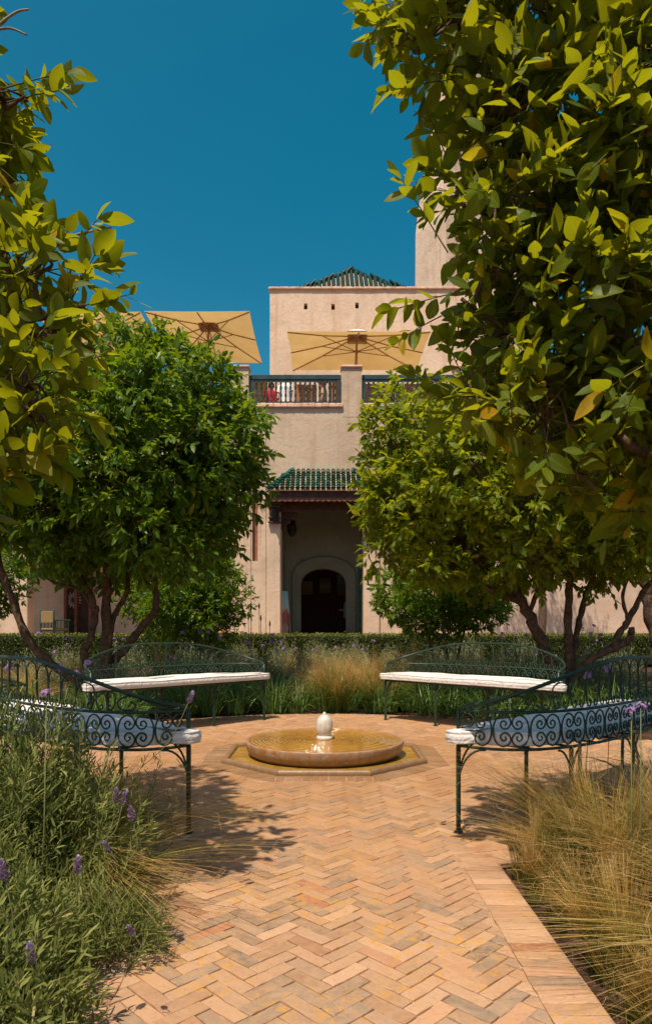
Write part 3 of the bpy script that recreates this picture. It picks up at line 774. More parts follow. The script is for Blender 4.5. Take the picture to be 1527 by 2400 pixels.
# ---- upper block on the terrace
UD = 28.0; ku = UD/F
ux = lambda px: (px-CX)*ku
uz = lambda py: EYE+(HY-py)*ku
up = empty('upper_pavilion', (0, UD, TER-.12)); tag(up, 'peach plastered block standing on the roof terrace', 'building')
def uw(name, mb_, m, parent=None):
    for i, v in enumerate(mb_.v): mb_.v[i] = (v[0], v[1]-UD, v[2]-(TER-.12))
    return mb_.build(name, m, parent or up)
holes = [(716, 718), (780, 719), (836, 716), (898, 717), (965, 720)]
hx = []
for px, py in holes: hx.append((ux(px-4), ux(px+4), uz(py+7), uz(py-7)))
w = MB(); zt = uz(679); x0, x1 = ux(632), ux(1120)
zlo, zhi = min(h[2] for h in hx)-.02, max(h[3] for h in hx)+.02
w.box(x0, x1, UD, UD+.3, TER-.12, zlo); w.box(x0, x1, UD, UD+.3, zhi, zt)
e = x0
for h in hx:
    w.box(e, h[0], UD, UD+.3, zlo, zhi); w.box(h[0], h[1], UD, UD+.3, zlo, h[2]); w.box(h[0], h[1], UD, UD+.3, h[3], zhi); w.box(h[0], h[1], UD+.25, UD+.3, h[2], h[3]); e = h[1]
w.box(e, x1, UD, UD+.3, zlo, zhi)
w.box(x0, x0+.3, UD+.301, 32.7, TER-.12, zt); w.box(x0+.301, x1, UD+.301, 32.7, zt-.3, zt-.002); w.box(x1-.3, x1, UD+.301, 32.7, TER-.12, zt-.302)
uw('wall', w, M['plaster_warm'])
for h in hx:
    s_ = MB(); s_.box(h[0], h[1], UD+.2, UD+.248, h[2], h[3]); uw('putlog_hole', s_, M['dark_wood'])
w = MB(); nseg = 20
for i in range(nseg):
    a, b = x0-.05+(x1-x0+.1)*i/nseg, x0-.05+(x1-x0+.1)*(i+1)/nseg
    w.cbox(a, b, UD-.08-.01*random.random(), UD+.45, zt+.001, zt+.09+.012*random.random(), .02)
uw('coping', w, M['coping'])
# brown screens added behind the railing stand in for the shaded back wall
# pyramid roof with barrel tiles
PD = 31.0; kp = PD/F
ax_, az_ = (822-CX)*kp, EYE+(HY-637)*kp
bl, br_, bzz = (715-CX)*(PD-2.1)/F, (935-CX)*(PD-2.1)/F, EYE+(HY-676)*(PD-2.1)/F
pr = empty('pyramid_roof', (ax_, PD, bzz)); tag(pr, 'small green tiled pyramid roof peeking above the peach block', 'roof')
hw = (br_-bl)/2; bzz -= .25; hw += .35
w = MB(); w.add([(-hw,-hw,-.25),(hw,-hw,-.25),(hw,hw,-.25),(-hw,hw,-.25),(0,0,az_-bzz-.25)], [(0,1,4),(1,2,4),(2,3,4),(3,0,4),(3,2,1,0)])
w.build('slope', M['coping'], pr)
rise = az_-bzz; slant = math.hypot(hw, rise); rws = 9; pt = 0.2; tpm = tile_mesh(slant/rws, pt*.46); ap = math.atan2(rise, hw)
for side in range(4):
    mt = MB(); Rz = Matrix.Rotation(side*math.pi/2, 3, 'Z')
    nc = int(2*hw/pt)
    for c in range(nc):
        x = (c-(nc-1)/2)*pt
        for r in range(rws):
            f = r/rws
            if abs(x) > hw*(1-f): continue
            Mx = Rz @ Matrix.Rotation(ap+.06, 3, 'X')
            off = Rz @ Vector((x, -hw*(1-f)-.03, -.25+rise*f+.02))
            mt.add([tuple(Mx @ v.co + off) for v in tpm.vertices], [tuple(p.vertices) for p in tpm.polygons])
    tag(mt.build('roof_tiles', M['glazed_dark'], pr, auto=40), kind='stuff')
for side in range(4):
    th = side*math.pi/2+math.pi/4; a = Vector((hw*1.414*math.cos(th), hw*1.414*math.sin(th), -.22)); b = Vector((0,0,rise-.2))
    w = MB(); nseg = 14
    for i in range(nseg):
        p, q = a.lerp(b, i/nseg), a.lerp(b, (i+1.15)/nseg); w.tube([p, q], [.085, .065], 8)
    w.build('ridge', M['coping'] if side in (0, 1) else M['glazed_dark'], pr, smooth=True)
w = MB(); w.lathe([(.0,rise-.28),(.14,rise-.2),(.16,rise-.12),(.10,rise-.02),(.0,rise+.02)], 10); w.build('finial', M['glazed_dark'], pr, smooth=True)

# ---- tower
TD = 33.0
tw = empty('tower', (0, TD, 0)); tag(tw, 'tall tapering plastered tower rising behind the leaves', 'tower')
base_l = W(982, 700, TD); top_l = W(1050, 150, TD)
def tower_ring(z):
    f = (z-base_l[2])/(top_l[2]-base_l[2])
    lean = max(0, f-.38)/.62*0.95
    xl = base_l[0] + (top_l[0]-base_l[0])*0.05*f + lean*1.05
    w1, w2 = 1.25*(1-.18*lean), 5.2-1.9*lean
    # rotated square: narrow left face, broad front face
    return [(xl, 1.6, z), (xl+w1, 0, z), (xl+w1+w2, 1.9, z), (xl+w2, 1.9+3.4, z)]
zs = np.linspace(TER-2, EYE+(HY-40)/F*TD, 24)
w = MB()
for i in range(23):
    w.loft([tower_ring(zs[i]), tower_ring(zs[i+1])], False)
w.add(tower_ring(zs[-1]), [(0,1,2,3)])
w.build('shaft', M['plaster_tower'], tw)
for py in (366, 600):
    p = W(1068, py, TD); s_ = MB(); s_.box(p[0]+.15, p[0]+.40, -.02, .35, p[2]-.12, p[2]+.12); s_.build('opening', M['dark_wood'], tw)

# ================================================================== FOUNTAIN
fo = empty('fountain', (FX, FY, 0)); tag(fo, 'low round stone fountain brimming with amber water in an octagonal pool', 'fountain')
def octring(d, z): 
    rr = d/math.cos(math.pi/8)
    return [(rr*math.sin(math.pi/8+k*math.pi/4), rr*math.cos(math.pi/8+k*math.pi/4), z) for k in range(8)]
for kk in range(8):                          # moulded kerb, one stone per side
    b = MB(); prof = [(OCT-.002,-.02),(OCT-.002,.012),(OCT-.006,.026),(OCT-.018,.036),(OCT-.034,.036),(OCT-.046,.026),(OCT-.05,.010),(OCT-.05,-.05)]
    rings = []
    for (d, z) in prof:
        r8 = octring(d, z); p, q = Vector(r8[kk-1]), Vector(r8[kk]); e_ = (q-p).normalized()*.0012
        rings.append([tuple(p+e_), tuple(q-e_)])
    fs = []; vs_ = [p for r in rings for p in r]; m_ = len(prof)
    for i in range(m_): j = (i+1) % m_; fs.append((2*i, 2*i+1, 2*j+1, 2*j))
    fs += [tuple(2*i for i in range(m_))[::-1], tuple(2*i+1 for i in range(m_))]
    b.add(vs_, fs); b.build('kerb', M['basin'], fo, auto=50)
b = MB(); b.add(octring(OCT-.048, .010), [tuple(range(8))[::-1]]); b.build('pool_water', M['pool'], fo)
b = MB()
prof = [(.40,-.03),(.47,-.022),(.53,-.004),(.572,.022),(.598,.050),(.609,.080),(.614,.108),(.6145,.122),(.6125,.1265),(.607,.1275),(.598,.1265),(.594,.122),(.50,.112)]
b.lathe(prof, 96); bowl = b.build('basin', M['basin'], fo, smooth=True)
b = MB(); b.add([(0,0,.1215)], []); rings = [(0.0,.1215)]
rr = [.02+i*.0205 for i in range(29)]
b = MB(); b.loft([[(r*math.cos(2*math.pi*j/96), r*math.sin(2*math.pi*j/96), .1250+.0008*math.sin(r*95)*math.exp(-r*1.5)) for j in range(96)] for r in rr if r < .599]+[[(.597*math.cos(2*math.pi*j/96), .597*math.sin(2*math.pi*j/96), .1248) for j in range(96)]], False)
b.build('basin_water', M['water'], fo, smooth=True)
b = MB(); b.lathe([(.052,.115),(.062,.124),(.064,.138),(.058,.150),(.046,.153)], 32); b.build('collar', M['egg'], fo, smooth=True)
b = MB(); egg = []
for i in range(25):
    t = i/24; ph = math.pi*(0.085+0.915*t*0.985); z = .150 + .162*(1-math.cos(math.pi*(0.06+.90*t)))/2*1.02
    f = (z-.150)/.168; u_ = (f-.47)/(.56 if f < .47 else .54); r = .0635*max(0.0, 1-abs(u_)**2.3)**(1/2.1)
    egg.append((max(r, .014), z))
b.lathe(egg, 40); b.build('egg', M['egg'], fo, smooth=True)
b = MB(); b.lathe([(.018,.306),(.021,.313),(.013,.320),(.016,.326),(.007,.335),(.002,.339)], 16); b.build('spout', M['egg'], fo, smooth=True)

# ================================================================== BENCHES
A_, B_, NEXP = 0.985, 0.455, 2.7
tt = np.linspace(0, math.pi, 600)
uu = -A_*np.sign(np.cos(tt))*np.abs(np.cos(tt))**(2/NEXP); vv = B_*np.abs(np.sin(tt))**(2/NEXP)
ss = np.concatenate([[0], np.cumsum(np.hypot(np.diff(uu), np.diff(vv)))]); STOT = ss[-1]
def bc(s, z, off=0.0):
    u = np.interp(s, ss, uu); v = np.interp(s, ss, vv); return (float(u), float(v), float(z))
Z_LOW, Z_MID = 0.425, 0.60
def ztop(s):
    e = min(s, STOT-s)
    if e < 0.12: return Z_MID + 0.035*math.sin(math.pi/2*e/.12)
    x = min(1.0, (e-.12)/0.95); return Z_MID + .035 + (0.235-.035)*math.sin(math.pi/2*x)**1.05
def srange(a, b, n_): return np.linspace(a, b, n_)
half = [(-1,0),(-.96,.4),(-.78,.78),(-.44,.95),(-.11,.76),(-.05,.42),(-.24,.14),(-.50,.16),(-.61,.40),(-.46,.60),(-.28,.48),(-.36,.33)]
cpts = [(x, -z) for x, z in half[::-1]] + half[1:]
def make_bench():
    root = empty('garden_bench')
    def rail(name, zf, r, n_=90, a=0.0, b=STOT, parent=root):
        m_ = MB(); m_.tube([bc(s, zf(s) if callable(zf) else zf) for s in srange(a, b, n_)], r, 7); return m_.build(name, M['metal_green'], parent, smooth=True)
    rail('lower_rail', Z_LOW, .0075); rail('middle_rail', Z_MID, .0075); rail('top_rail', ztop, .0095)
    m_ = MB(); m_.tube([(-A_, 0, Z_LOW), (A_, 0, Z_LOW)], .0085, 7); m_.build('front_rail', M['metal_green'], root, smooth=True)
    for i in range(9):                       # seat bars under the cushion
        x = -.8+.2*i; m_ = MB(); vmax = B_*(1-(abs(x)/A_)**NEXP)**(1/NEXP)
        m_.tube([(x, .004, Z_LOW-.004), (x, vmax, Z_LOW-.004)], .006, 5); m_.build('seat_bar', M['metal_green'], root, smooth=True)
    nu = 14; wu = STOT/nu; zc = (Z_LOW+Z_MID)/2; hz = (Z_MID-Z_LOW)/2-.010
    for i in range(nu):
        sc = (i+.5)*wu; par = None
        m_ = MB()
        for sg in (-1, 1):
            P = crom([(sc + sg*x*wu*.475, zc + z*hz) for x, z in cpts], 4)
            m_.tube([bc(min(max(p[0], 0), STOT), p[1]) for p in P], .0044, 5)
        m_.build('scroll_panel', M['metal_green'], root, smooth=True)
    wa = .116; na = int((STOT-.60)/wa)
    s0 = (STOT-na*wa)/2
    for i in range(na):
        sc = s0+(i+.5)*wa; zt = min(ztop(sc-wa*.4), ztop(sc+wa*.4))-.010; h = zt-Z_MID-.008; hwid = wa*.46
        cu = min(.085, h*.62)
        pts = []
        for sg in (-1, 1):
            lower = [(.42,.10),(.30,.26),(.46,.40),(.70,.34),(.74,.12),(.55,-.0),(.80,.05),(.92,.35),(.96,.75)]
            lo = [(-sg*hwid*(1-x*1.0) if False else sg*hwid*x, Z_MID+.010+cu*z) for x, z in [(.52,.30),(.38,.42),(.25,.26),(.34,.06),(.60,.03),(.82,.22),(.94,.60),(1.0,1.0)]]
            arch = []
            for k in range(1, 6):
                th = math.pi/2*k/5; arch.append((sg*hwid*math.cos(th), max(zt-hwid, Z_MID+cu+.02)+ (zt-max(zt-hwid, Z_MID+cu+.02))*math.sin(th)))
            pts.append(lo+[(sg*hwid, max(zt-hwid, Z_MID+cu+.02))]+arch)
        full = pts[0] + pts[1][::-1][1:]
        P = crom([(sc+x, z) for x, z in full], 3)
        m_ = MB(); m_.tube([bc(p[0], p[1]) for p in P], .0039, 5); m_.build('arch_loop', M['metal_green'], root, smooth=True)
    for e in (0, 1):                          # big loops in the sloping ends
        f = (lambda s: s) if e == 0 else (lambda s: STOT-s)
        m_ = MB(); P = crom([(.10,Z_MID+.018),(.075,Z_MID+.030),(.07,Z_MID+.018),(.10,Z_MID+.010),(.16,Z_MID+.028),(.24,Z_MID+.065),(.30,Z_MID+.075),(.345,Z_MID+.05),(.33,Z_MID+.015),(.28,Z_MID+.012),(.26,Z_MID+.035),(.285,Z_MID+.05)], 4)
        m_.tube([bc(f(p[0]), p[1]) for p in P], .0048, 5); m_.build('end_scroll', M['metal_green'], root, smooth=True)
        u0 = -A_ if e == 0 else A_
        m_ = MB(); m_.tube([(u0, .0, Z_LOW), (u0, 0, Z_MID)], .010, 7); m_.build('arm_post', M['metal_green'], root, smooth=True)
    def leg(u, v, dirs):
        m_ = MB()
        for o in (-.008, .008): m_.tube([(u+o, v, Z_LOW), (u+o*1.0, v, .012)], .0075, 6)
        m_.cbox(u-.018, u+.018, v-.016, v+.016, 0.001, .012, .003)
        lg = m_.build('leg', M['metal_green'], root, smooth=False)
        for (dx, dy) in dirs:
            b_ = MB(); P = [(u+dx*(1-math.cos(t))*1.0, v+dy*(1-math.cos(t)), .23+.19*math.sin(t)) for t in np.linspace(0, math.pi/2, 9)]
            b_.tube([(u+dx*.012/.16, v, .12)]+P, .0055, 5); b_.build('brace', M['metal_green'], lg, smooth=True)
    leg(-A_, 0, [(.15,0),(.0,.15)]); leg(A_, 0, [(-.15,0),(0,.15)])
    for u in (-.33, .33): leg(u, .0, [(-.15,0),(.15,0)])
    for u in (-.62, 0, .62):
        vb = B_*(1-(abs(u)/A_)**NEXP)**(1/NEXP); leg(u, vb-.004, [(-.13,0),(.13,0)])
    return root
def children_of(o): return [c for c in bpy.data.objects if c.parent == o]
def copy_tree(o, parent=None, kids=None):
    kids = kids or {}
    c = o.copy(); col.objects.link(c); c.parent = parent
    for ch in kids.get(o.name, []): copy_tree(ch, c, kids)
    return c
def make_cushion():
    # outline: straight front with overhanging ends, rounded back
    n_ = 120; out = []
    aa, bb = A_-.025, B_-.03
    for t in np.linspace(0, math.pi, n_):
        out.append((-aa*np.sign(np.cos(t))*abs(np.cos(t))**(2/3.2), bb*abs(np.sin(t))**(2/3.2)))
    ol = [(-aa-.075, -.035), (-aa-.085, .03), (-aa-.03, .075)] + [p for p in out if p[1] > .10] + [(aa+.03, .075), (aa+.085, .03), (aa+.075, -.035)]
    nf = 60
    ol += [(aa+.075-(2*aa+.15)*i/nf, -.035-.012*math.sin(math.pi*i/nf)) for i in range(1, nf)]
    ol = np.array(ol); cx, cy = 0.0, .19
    m_ = MB(); z0 = Z_LOW+.012; th = .088
    prof = [(-.05,0.0),(-.018,.001),(-.006,.004),(.003,.010),(-.001,.017),(.003,.028),(.006,.044),(.003,.060),(-.001,.071),(.004,.078),(-.004,.086),(-.012,.084),(-.03,.088),(-.075,.094),(-.13,.097)]
    d = np.roll(ol, -1, 0)-np.roll(ol, 1, 0); nrm = np.stack([d[:,1], -d[:,0]], 1); nrm /= np.linalg.norm(nrm, axis=1)[:,None]
    cen = ol.mean(0)
    if ((ol-cen)*nrm).sum() < 0: nrm = -nrm
    ph = rng.random(8)*6.28
    rings = []
    for o_, z in prof:
        ring = []
        for i, (x, y) in enumerate(ol):
            k = 1.0
            px_, py_ = x+nrm[i,0]*o_, y+nrm[i,1]*o_
            wv = .004*math.sin(x*6+ph[0])+.0025*math.sin(x*13+y*9+ph[1])+.001*math.sin(x*31+ph[2]+y*20)
            ring.append((px_, py_, z0+z+wv*(z/.09)+.010*(x/aa)**2*0))
        rings.append([(x_, y_, z0+(zv-z0)*.78) for x_, y_, zv in ring])
    last = rings[-1]
    for kk in (.7, .35):
        rings.append([(p[0]*(.75+.25*kk) if False else cen[0]+(p[0]-cen[0])*(1-(1-kk)*.55), cen[1]+(p[1]-cen[1])*kk, p[2]+.003*math.sin(p[0]*7)) for p in last])
    m_.loft(rings, True)
    return m_
bench0 = make_bench()
kids = {}
for o in bpy.data.objects:
    if o.parent: kids.setdefault(o.parent.name, []).append(o)
specs = [(135, 'green wrought iron bench in front of the tall feather grass, seen from behind', 'white cushion on the bench in front of the tall feather grass'),
         (-135, 'green wrought iron bench behind the lavender bush, seen from behind', 'white cushion on the bench behind the lavender bush'),
         (45, 'green wrought iron bench in front of the lemon tree with blond grasses behind', 'white cushion on the bench below the lemon tree, far right of the fountain'),
         (-45, 'green wrought iron bench in front of the dark round orange tree', 'white cushion on the bench below the dark orange tree, far left of the fountain')]
cush_me = None
for i, (phi, lab, clab) in enumerate(specs):
    b = bench0 if i == 0 else copy_tree(bench0, None, kids)
    dx, dy = math.sin(R(phi)), math.cos(R(phi)); rad = 1.91
    b.location = (FX+dx*rad, FY+dy*rad, 0.001); b.rotation_euler = (0, 0, -R(phi))
    tag(b, lab, 'bench', 'curved iron benches round the fountain')
    cm = make_cushion()
    c = cm.build('seat_cushion', M['cushion'], None, smooth=True, loc=b.location, rz=-R(phi))
    tag(c, clab, 'cushion', 'white bench cushions')

# ================================================================== UMBRELLAS on the terrace
TF = TER-.12
def umbrella(x0, x1, y0, y1, zr, zpk, label, polev):
    cx, cy = (x0+x1)/2, (y0+y1)/2
    root = empty('parasol', (cx, cy, TF)); tag(root, label, 'umbrella', 'ochre parasols on the roof terrace')
    hx, hy = (x1-x0)/2, (y1-y0)/2; zr -= TF; zp = zpk-TF
    ring = []
    corners = [(-hx,-hy),(hx,-hy),(hx,hy),(-hx,hy)]
    m_ = MB(); n_ = 8; pk = (0, 0)
    vs_ = [(0,0,zp)]; fs = []
    per = []
    for i in range(4):
        a, b_ = corners[i], corners[(i+1)%4]
        for j in range(n_):
            f = j/n_; sag = .05*math.sin(math.pi*f)
            per.append((a[0]+(b_[0]-a[0])*f, a[1]+(b_[1]-a[1])*f, sag))
    L = 6
    for k in range(1, L+1):
        t = k/L
        for (x, y, sg) in per: vs_.append((x*t*(1-sg*.35*t), y*t*(1-sg*.35*t), zp+(zr-zp)*t - .05*math.sin(math.pi*t)*(1-sg*8)+0))
    np_ = len(per)
    for j in range(np_): fs.append((0, 1+j, 1+(j+1)%np_))
    for k in range(L-1):
        for j in range(np_): fs.append((1+k*np_+j, 1+(k+1)*np_+j, 1+(k+1)*np_+(j+1)%np_, 1+k*np_+(j+1)%np_))
    m_.add(vs_, fs); m_.build('canopy', M['canvas'], root, smooth=False)
    hubz = zp-.62
    for (x, y) in corners + [(0,-hy),(hx,0),(0,hy),(-hx,0)]:
        r_ = MB(); r_.tube([(x*.03, y*.03, zp-.10), (x*.5, y*.5, zp+(zr-zp)*.5-.10), (x*.985, y*.985, zr-.03)], .022, 5); rb = r_.build('rib', M['umb_pole'], root, smooth=True)
        s_ = MB(); s_.tube([(x*.02, y*.02, hubz), (x*.5, y*.5, zp+(zr-zp)*.5-.12)], .016, 5); s_.build('strut', M['umb_pole'], rb, smooth=True)
    p_ = MB(); p_.tube([(0,0,.02),(0,0,zp+.02)], .032, 8); p_.build('pole', M['umb_pole'], root, smooth=True)
    h_ = MB(); h_.lathe([(.05,hubz-.06),(.065,hubz-.03),(.065,hubz+.03),(.05,hubz+.06)], 10); h_.build('hub', M['umb_pole'], root, smooth=True)
    h_ = MB(); h_.cbox(-.33,.33,-.33,.33,zp-.105,zp-.085,.005); h_.build('vent_panel', M['umb_pole'], root)
    c_ = MB(); c_.loft([[(-.35,-.35,zp-.015),(.35,-.35,zp-.015),(.35,.35,zp-.015),(-.35,.35,zp-.015)],[(-.1,-.1,zp+.14),(.1,-.1,zp+.14),(.1,.1,zp+.14),(-.1,.1,zp+.14)]]); c_.build('vent_cap', M['white_cap'], root)
    b_ = MB(); b_.cbox(-.4,.4,-.4,.4,.003,.10,.02); b_.build('base', M['black'], root)
    return root
umbrella(-1.30, 3.5, 23.0, 26.5, 10.86, 11.5, 'ochre square parasol in front of the peach upper block', 0)
u1 = umbrella(-5.80, -2.44, 22.05, 26.4, 11.10, 11.65, 'ochre square parasol rising above the dark orange tree beside the sky gap', 0)
umbrella(-9.35, -5.92, 22.05, 26.4, 11.08, 11.6, 'ochre parasol mostly hidden behind the near citrus leaves', 0)

# ================================================================== PEOPLE (far, small)
def person(loc, rz, top_m, label, leg_m, h=1.68, arm=0.0, hat=False, dress=False):
    root = empty('person', loc, rz); tag(root, label, 'person')
    k = h/1.7
    V = [(0,0,.95),(0,0,1.15),(0,.01,1.38),(0,.01,1.50),(0,.02,1.58),(0,.03,1.68),
         (.18,.0,1.40),(.25,.03,1.14),(.22,.16+arm*.1,.96+arm*.2),(.21,.24+arm*.1,.93+arm*.22),
         (-.18,.0,1.40),(-.26,.02,1.14),(-.25,.10,.90),(-.25,.14,.83),
         (.10,0,.90),(.11,.02,.50),(.11,-.02,.10),(.11,.12,.05),(-.10,0,.90),(-.12,.03,.50),(-.13,.02,.10),(-.13,.16,.05)]
    E = [(0,1),(1,2),(2,3),(3,4),(4,5),(2,6),(6,7),(7,8),(8,9),(2,10),(10,11),(11,12),(12,13),(0,14),(14,15),(15,16),(16,17),(0,18),(18,19),(19,20),(20,21)]
    rad = [.15,.14,.16,.055,.085,.10,.07,.048,.034,.036,.07,.048,.034,.036,.10,.066,.042,.036,.10,.066,.042,.036]
    def skin_obj(name, V_, E_, r_, m_, root_v=0):
        me = bpy.data.meshes.new(name); me.from_pydata([tuple(c*k for c in v) for v in V_], E_, [])
        o = link(name, me, m_, root)
        md = o.modifiers.new('skin', 'SKIN'); md.use_smooth_shade = True
        for i, d in enumerate(me.skin_vertices[0].data): d.radius = (r_[i]*k, r_[i]*k*.85); d.use_root = (i == root_v)
        o.modifiers.new('sub', 'SUBSURF').levels = 1; o.modifiers['sub'].render_levels = 1
        return o
    body = skin_obj('body', V, E, rad, M['skin'])
    # clothes: shirt shell, trousers or dress
    m_ = MB()
    m_.loft([[(a*1.0*math.cos(t), b_*math.sin(t)+.005, z) for t in np.linspace(0, 2*math.pi, 16, endpoint=False)] for a, b_, z in
             ((.205,.165,.88),(.195,.155,1.0),(.185,.145,1.15),(.205,.155,1.30),(.21,.14,1.40),(.13,.10,1.48),(.07,.07,1.51))], False)
    for s, (p, q) in ((1, (6, 7)), (-1, (10, 11))):
        m_.tube([Vector(V[p])-Vector((s*.05,0,0)), V[p], Vector(V[p]).lerp(Vector(V[q]), .8)], [.09,.088,.07], 10, False)
    sh = m_.build('shirt', top_m, root, smooth=True); sh.scale = (k, k, k)
    m_ = MB()
    if dress:
        m_.loft([[(a*math.cos(t), a*.85*math.sin(t), z) for t in np.linspace(0, 2*math.pi, 16, endpoint=False)] for a, z in ((.25,.35),(.24,.6),(.215,.85),(.205,.92))], False)
        sk = m_.build('skirt', top_m, root, smooth=True)
    else:
        for (p, q, r2) in ((14,15,16),(18,19,20)): m_.tube([V[p], V[q], V[r2]], [.13,.095,.085], 10, False)
        sk = m_.build('trousers', leg_m, root, smooth=True)
    sk.scale = (k, k, k)
    m_ = MB(); hd = Vector((0,.03,1.655))
    m_.lathe([(.095,1.60),(.118,1.66),(.112,1.73),(.08,1.785),(.03,1.81),(.002,1.815)], 14, (0, -.01)); hr = m_.build('hair', M['hair'] if not hat else M['cloth_tan'], root, smooth=True); hr.scale = (k, k, k)
    if hat:
        m_ = MB(); m_.lathe([(.24,1.735),(.20,1.75),(.115,1.755),(.105,1.84),(.05,1.87),(.002,1.872)], 18, (0, 0)); ht = m_.build('hat', M['cloth_tan'], root, smooth=True); ht.scale = (k, k, k)
    # face: eyes, nose, mouth
    m_ = MB()
    for sx in (-.035, .035): m_.lathe([(.001,-.012),(.010,-.006),(.012,0),(.010,.006),(.001,.012)], 8, (sx, .118))
    for i, v in enumerate(m_.v): m_.v[i] = (v[0], v[1], v[2]+1.655)
    ey_ = m_.build('eyes', M['hair'], root, smooth=True); ey_.scale = (k, k, k)
    m_ = MB(); m_.loft([[(-.008,.12,1.665),(.008,.12,1.665),(0,.125,1.668)],[(-.016,.118,1.625),(.016,.118,1.625),(0,.145,1.628)]]); no = m_.build('nose', M['skin'], root); no.scale = (k,k,k)
    m_ = MB(); m_.cbox(-.025,.025,.112,.124,1.595,1.607,.003); mo = m_.build('mouth', M['cloth_red'], root); mo.scale = (k,k,k)
    return root
def tpos(px, d): return ((px-CX)/F*d, d, TF)
person(tpos(636, 24.2), R(200), M['cloth_red'], 'person in a red top with dark hair behind the terrace balusters', M['cloth_dark'], 1.62)
person(tpos(668, 23.6), R(160), M['cloth_white'], 'person in a long white dress behind the terrace balusters', M['cloth_white'], 1.66, dress=True)
person(tpos(757, 24.0), R(90), M['cloth_tan'], 'person in tan clothes and a sun hat behind the terrace balusters', M['cloth_tan'], 1.64, hat=True)
person(((815-CX)/F*26.2, 26.2, FLOOR), R(90), M['cloth_blue'], 'person in a pale blue shirt half hidden inside the dark arched doorway', M['cloth_dark'], 1.7, arm=1.0)

# terrace tables with dark tops behind the balusters
def tab(px, d, label):
    root = empty('terrace_table', tpos(px, d)); tag(root, label, 'table')
    m_ = MB(); m_.cbox(-.45,.45,-.4,.4,.71,.75,.008); m_.build('table_top', M['dark_wood'], root)
    for x in (-.38,.38):
        for y in (-.33,.33): m_ = MB(); m_.cbox(x-.025,x+.025,y-.025,y+.025,.003,.709,.004); m_.build('leg', M['dark_wood'], root)
tab(708, 24.3, 'dark wooden table behind the terrace balusters below the parasol')

# plank screens behind the balusters; brown ones added to stand in for shaded wall
def screen(px0, px1, d, h, m_, label):
    x0, x1 = (px0-CX)/F*d, (px1-CX)/F*d
    root = empty('stand_in_screen', ((x0+x1)/2, d, TF)); tag(root, label, 'screen', 'stand-in screens on the roof terrace')
    n_ = max(4, int((x1-x0)/.16)); w_ = (x1-x0)/n_
    for i in range(n_):
        b_ = MB(); a_ = x0-(x0+x1)/2+i*w_; b_.cbox(a_+.006, a_+w_-.006, -.02, .02, .003, h*(.985+.015*random.random()), .006); b_.build('plank', M[m_], root)
    for z in (.3, h-.25):
        b_ = MB(); b_.box(x0-(x0+x1)/2, x1-(x0+x1)/2, .021, .05, z, z+.09); b_.build('batten', M[m_], root)
screen(552, 634, 24.6, 1.98, 'screen_ochre', 'ochre plank screen behind the balusters by the person in red')
screen(692, 742, 25.6, 2.15, 'screen_wall_shade', 'brown screen added for the shaded wall behind the middle balusters')
screen(770, 800, 25.0, 2.05, 'screen_wall_shade', 'narrow brown screen added for the shaded wall beside the middle post')
screen(852, 1062, 25.4, 2.1, 'screen_wall_shade', 'wide brown screen added for the shaded wall behind the right balustrade')

# ================================================================== CHAIRS under the left tree
def chair(px, d, rz, label):
    root = empty('garden_chair', ((px-CX)/F*d, d, FLOOR), rz); tag(root, label, 'chair', 'green rush seated chairs on the terrace')
    for sx in (-1, 1):
        for sy, h in ((-1, .68), (1, 1.0)):
            m_ = MB(); m_.tube([(sx*.27, sy*.24, .0),(sx*.27, sy*.24, h-.03),(sx*.27, sy*.24, h)], [.026,.026,.018], 8); m_.build('leg', M['green_chair'], root, smooth=True)
        m_ = MB(); m_.cbox(sx*.27-.035, sx*.27+.035, -.30, .22, .681, .715, .008); m_.build('armrest', M['green_chair'], root)
        for z in (.18, .40): 
            m_ = MB(); m_.tube([(sx*.27,-.24,z),(sx*.27,.24,z)], .014, 6); m_.build('rung', M['green_chair'], root, smooth=True)
        for j in range(3):
            m_ = MB(); y = -.12+.12*j; m_.tube([(sx*.27,y,.46),(sx*.27,y,.69)], .010, 6); m_.build('spindle', M['green_chair'], root, smooth=True)
    for z, y in ((.18,-.24),(.18,.24),(.40,-.24)):
        m_ = MB(); m_.tube([(-.27,y,z),(.27,y,z)], .014, 6); m_.build('rung', M['green_chair'], root, smooth=True)
    m_ = MB(); m_.cbox(-.28,.28,-.25,.25,.42,.475,.015); m_.build('seat', M['weave'], root)
    m_ = MB(); m_.cbox(-.255,.255,.215,.255,.62,.95,.012); m_.build('backrest', M['weave'], root)
chair(128, 19.4, R(150), 'green wooden armchair with woven rush back beside the carved door')
chair(505, 19.6, R(-160), 'green chair half hidden behind the small citrus shrub near the pavilion corner')
chair(455, 19.9, R(170), 'green chair in deep shade behind the orange tree stems')
# clay pot on blue pot near the corner
pot = empty('clay_pot', ((516-CX)/F*19.2, 19.2, FLOOR)); tag(pot, 'small orange clay jar on a blue stand at the pavilion corner', 'pot')
m_ = MB(); m_.lathe([(.13,0.002),(.17,.05),(.15,.16),(.16,.2),(.0,.2)], 18); m_.build('stand', M['pot_blue'], pot, smooth=True)
m_ = MB(); m_.lathe([(.09,.201),(.17,.26),(.18,.34),(.13,.42),(.09,.45),(.11,.48),(.07,.48),(.05,.44)], 18); m_.build('jar', M['clay'], pot, smooth=True)

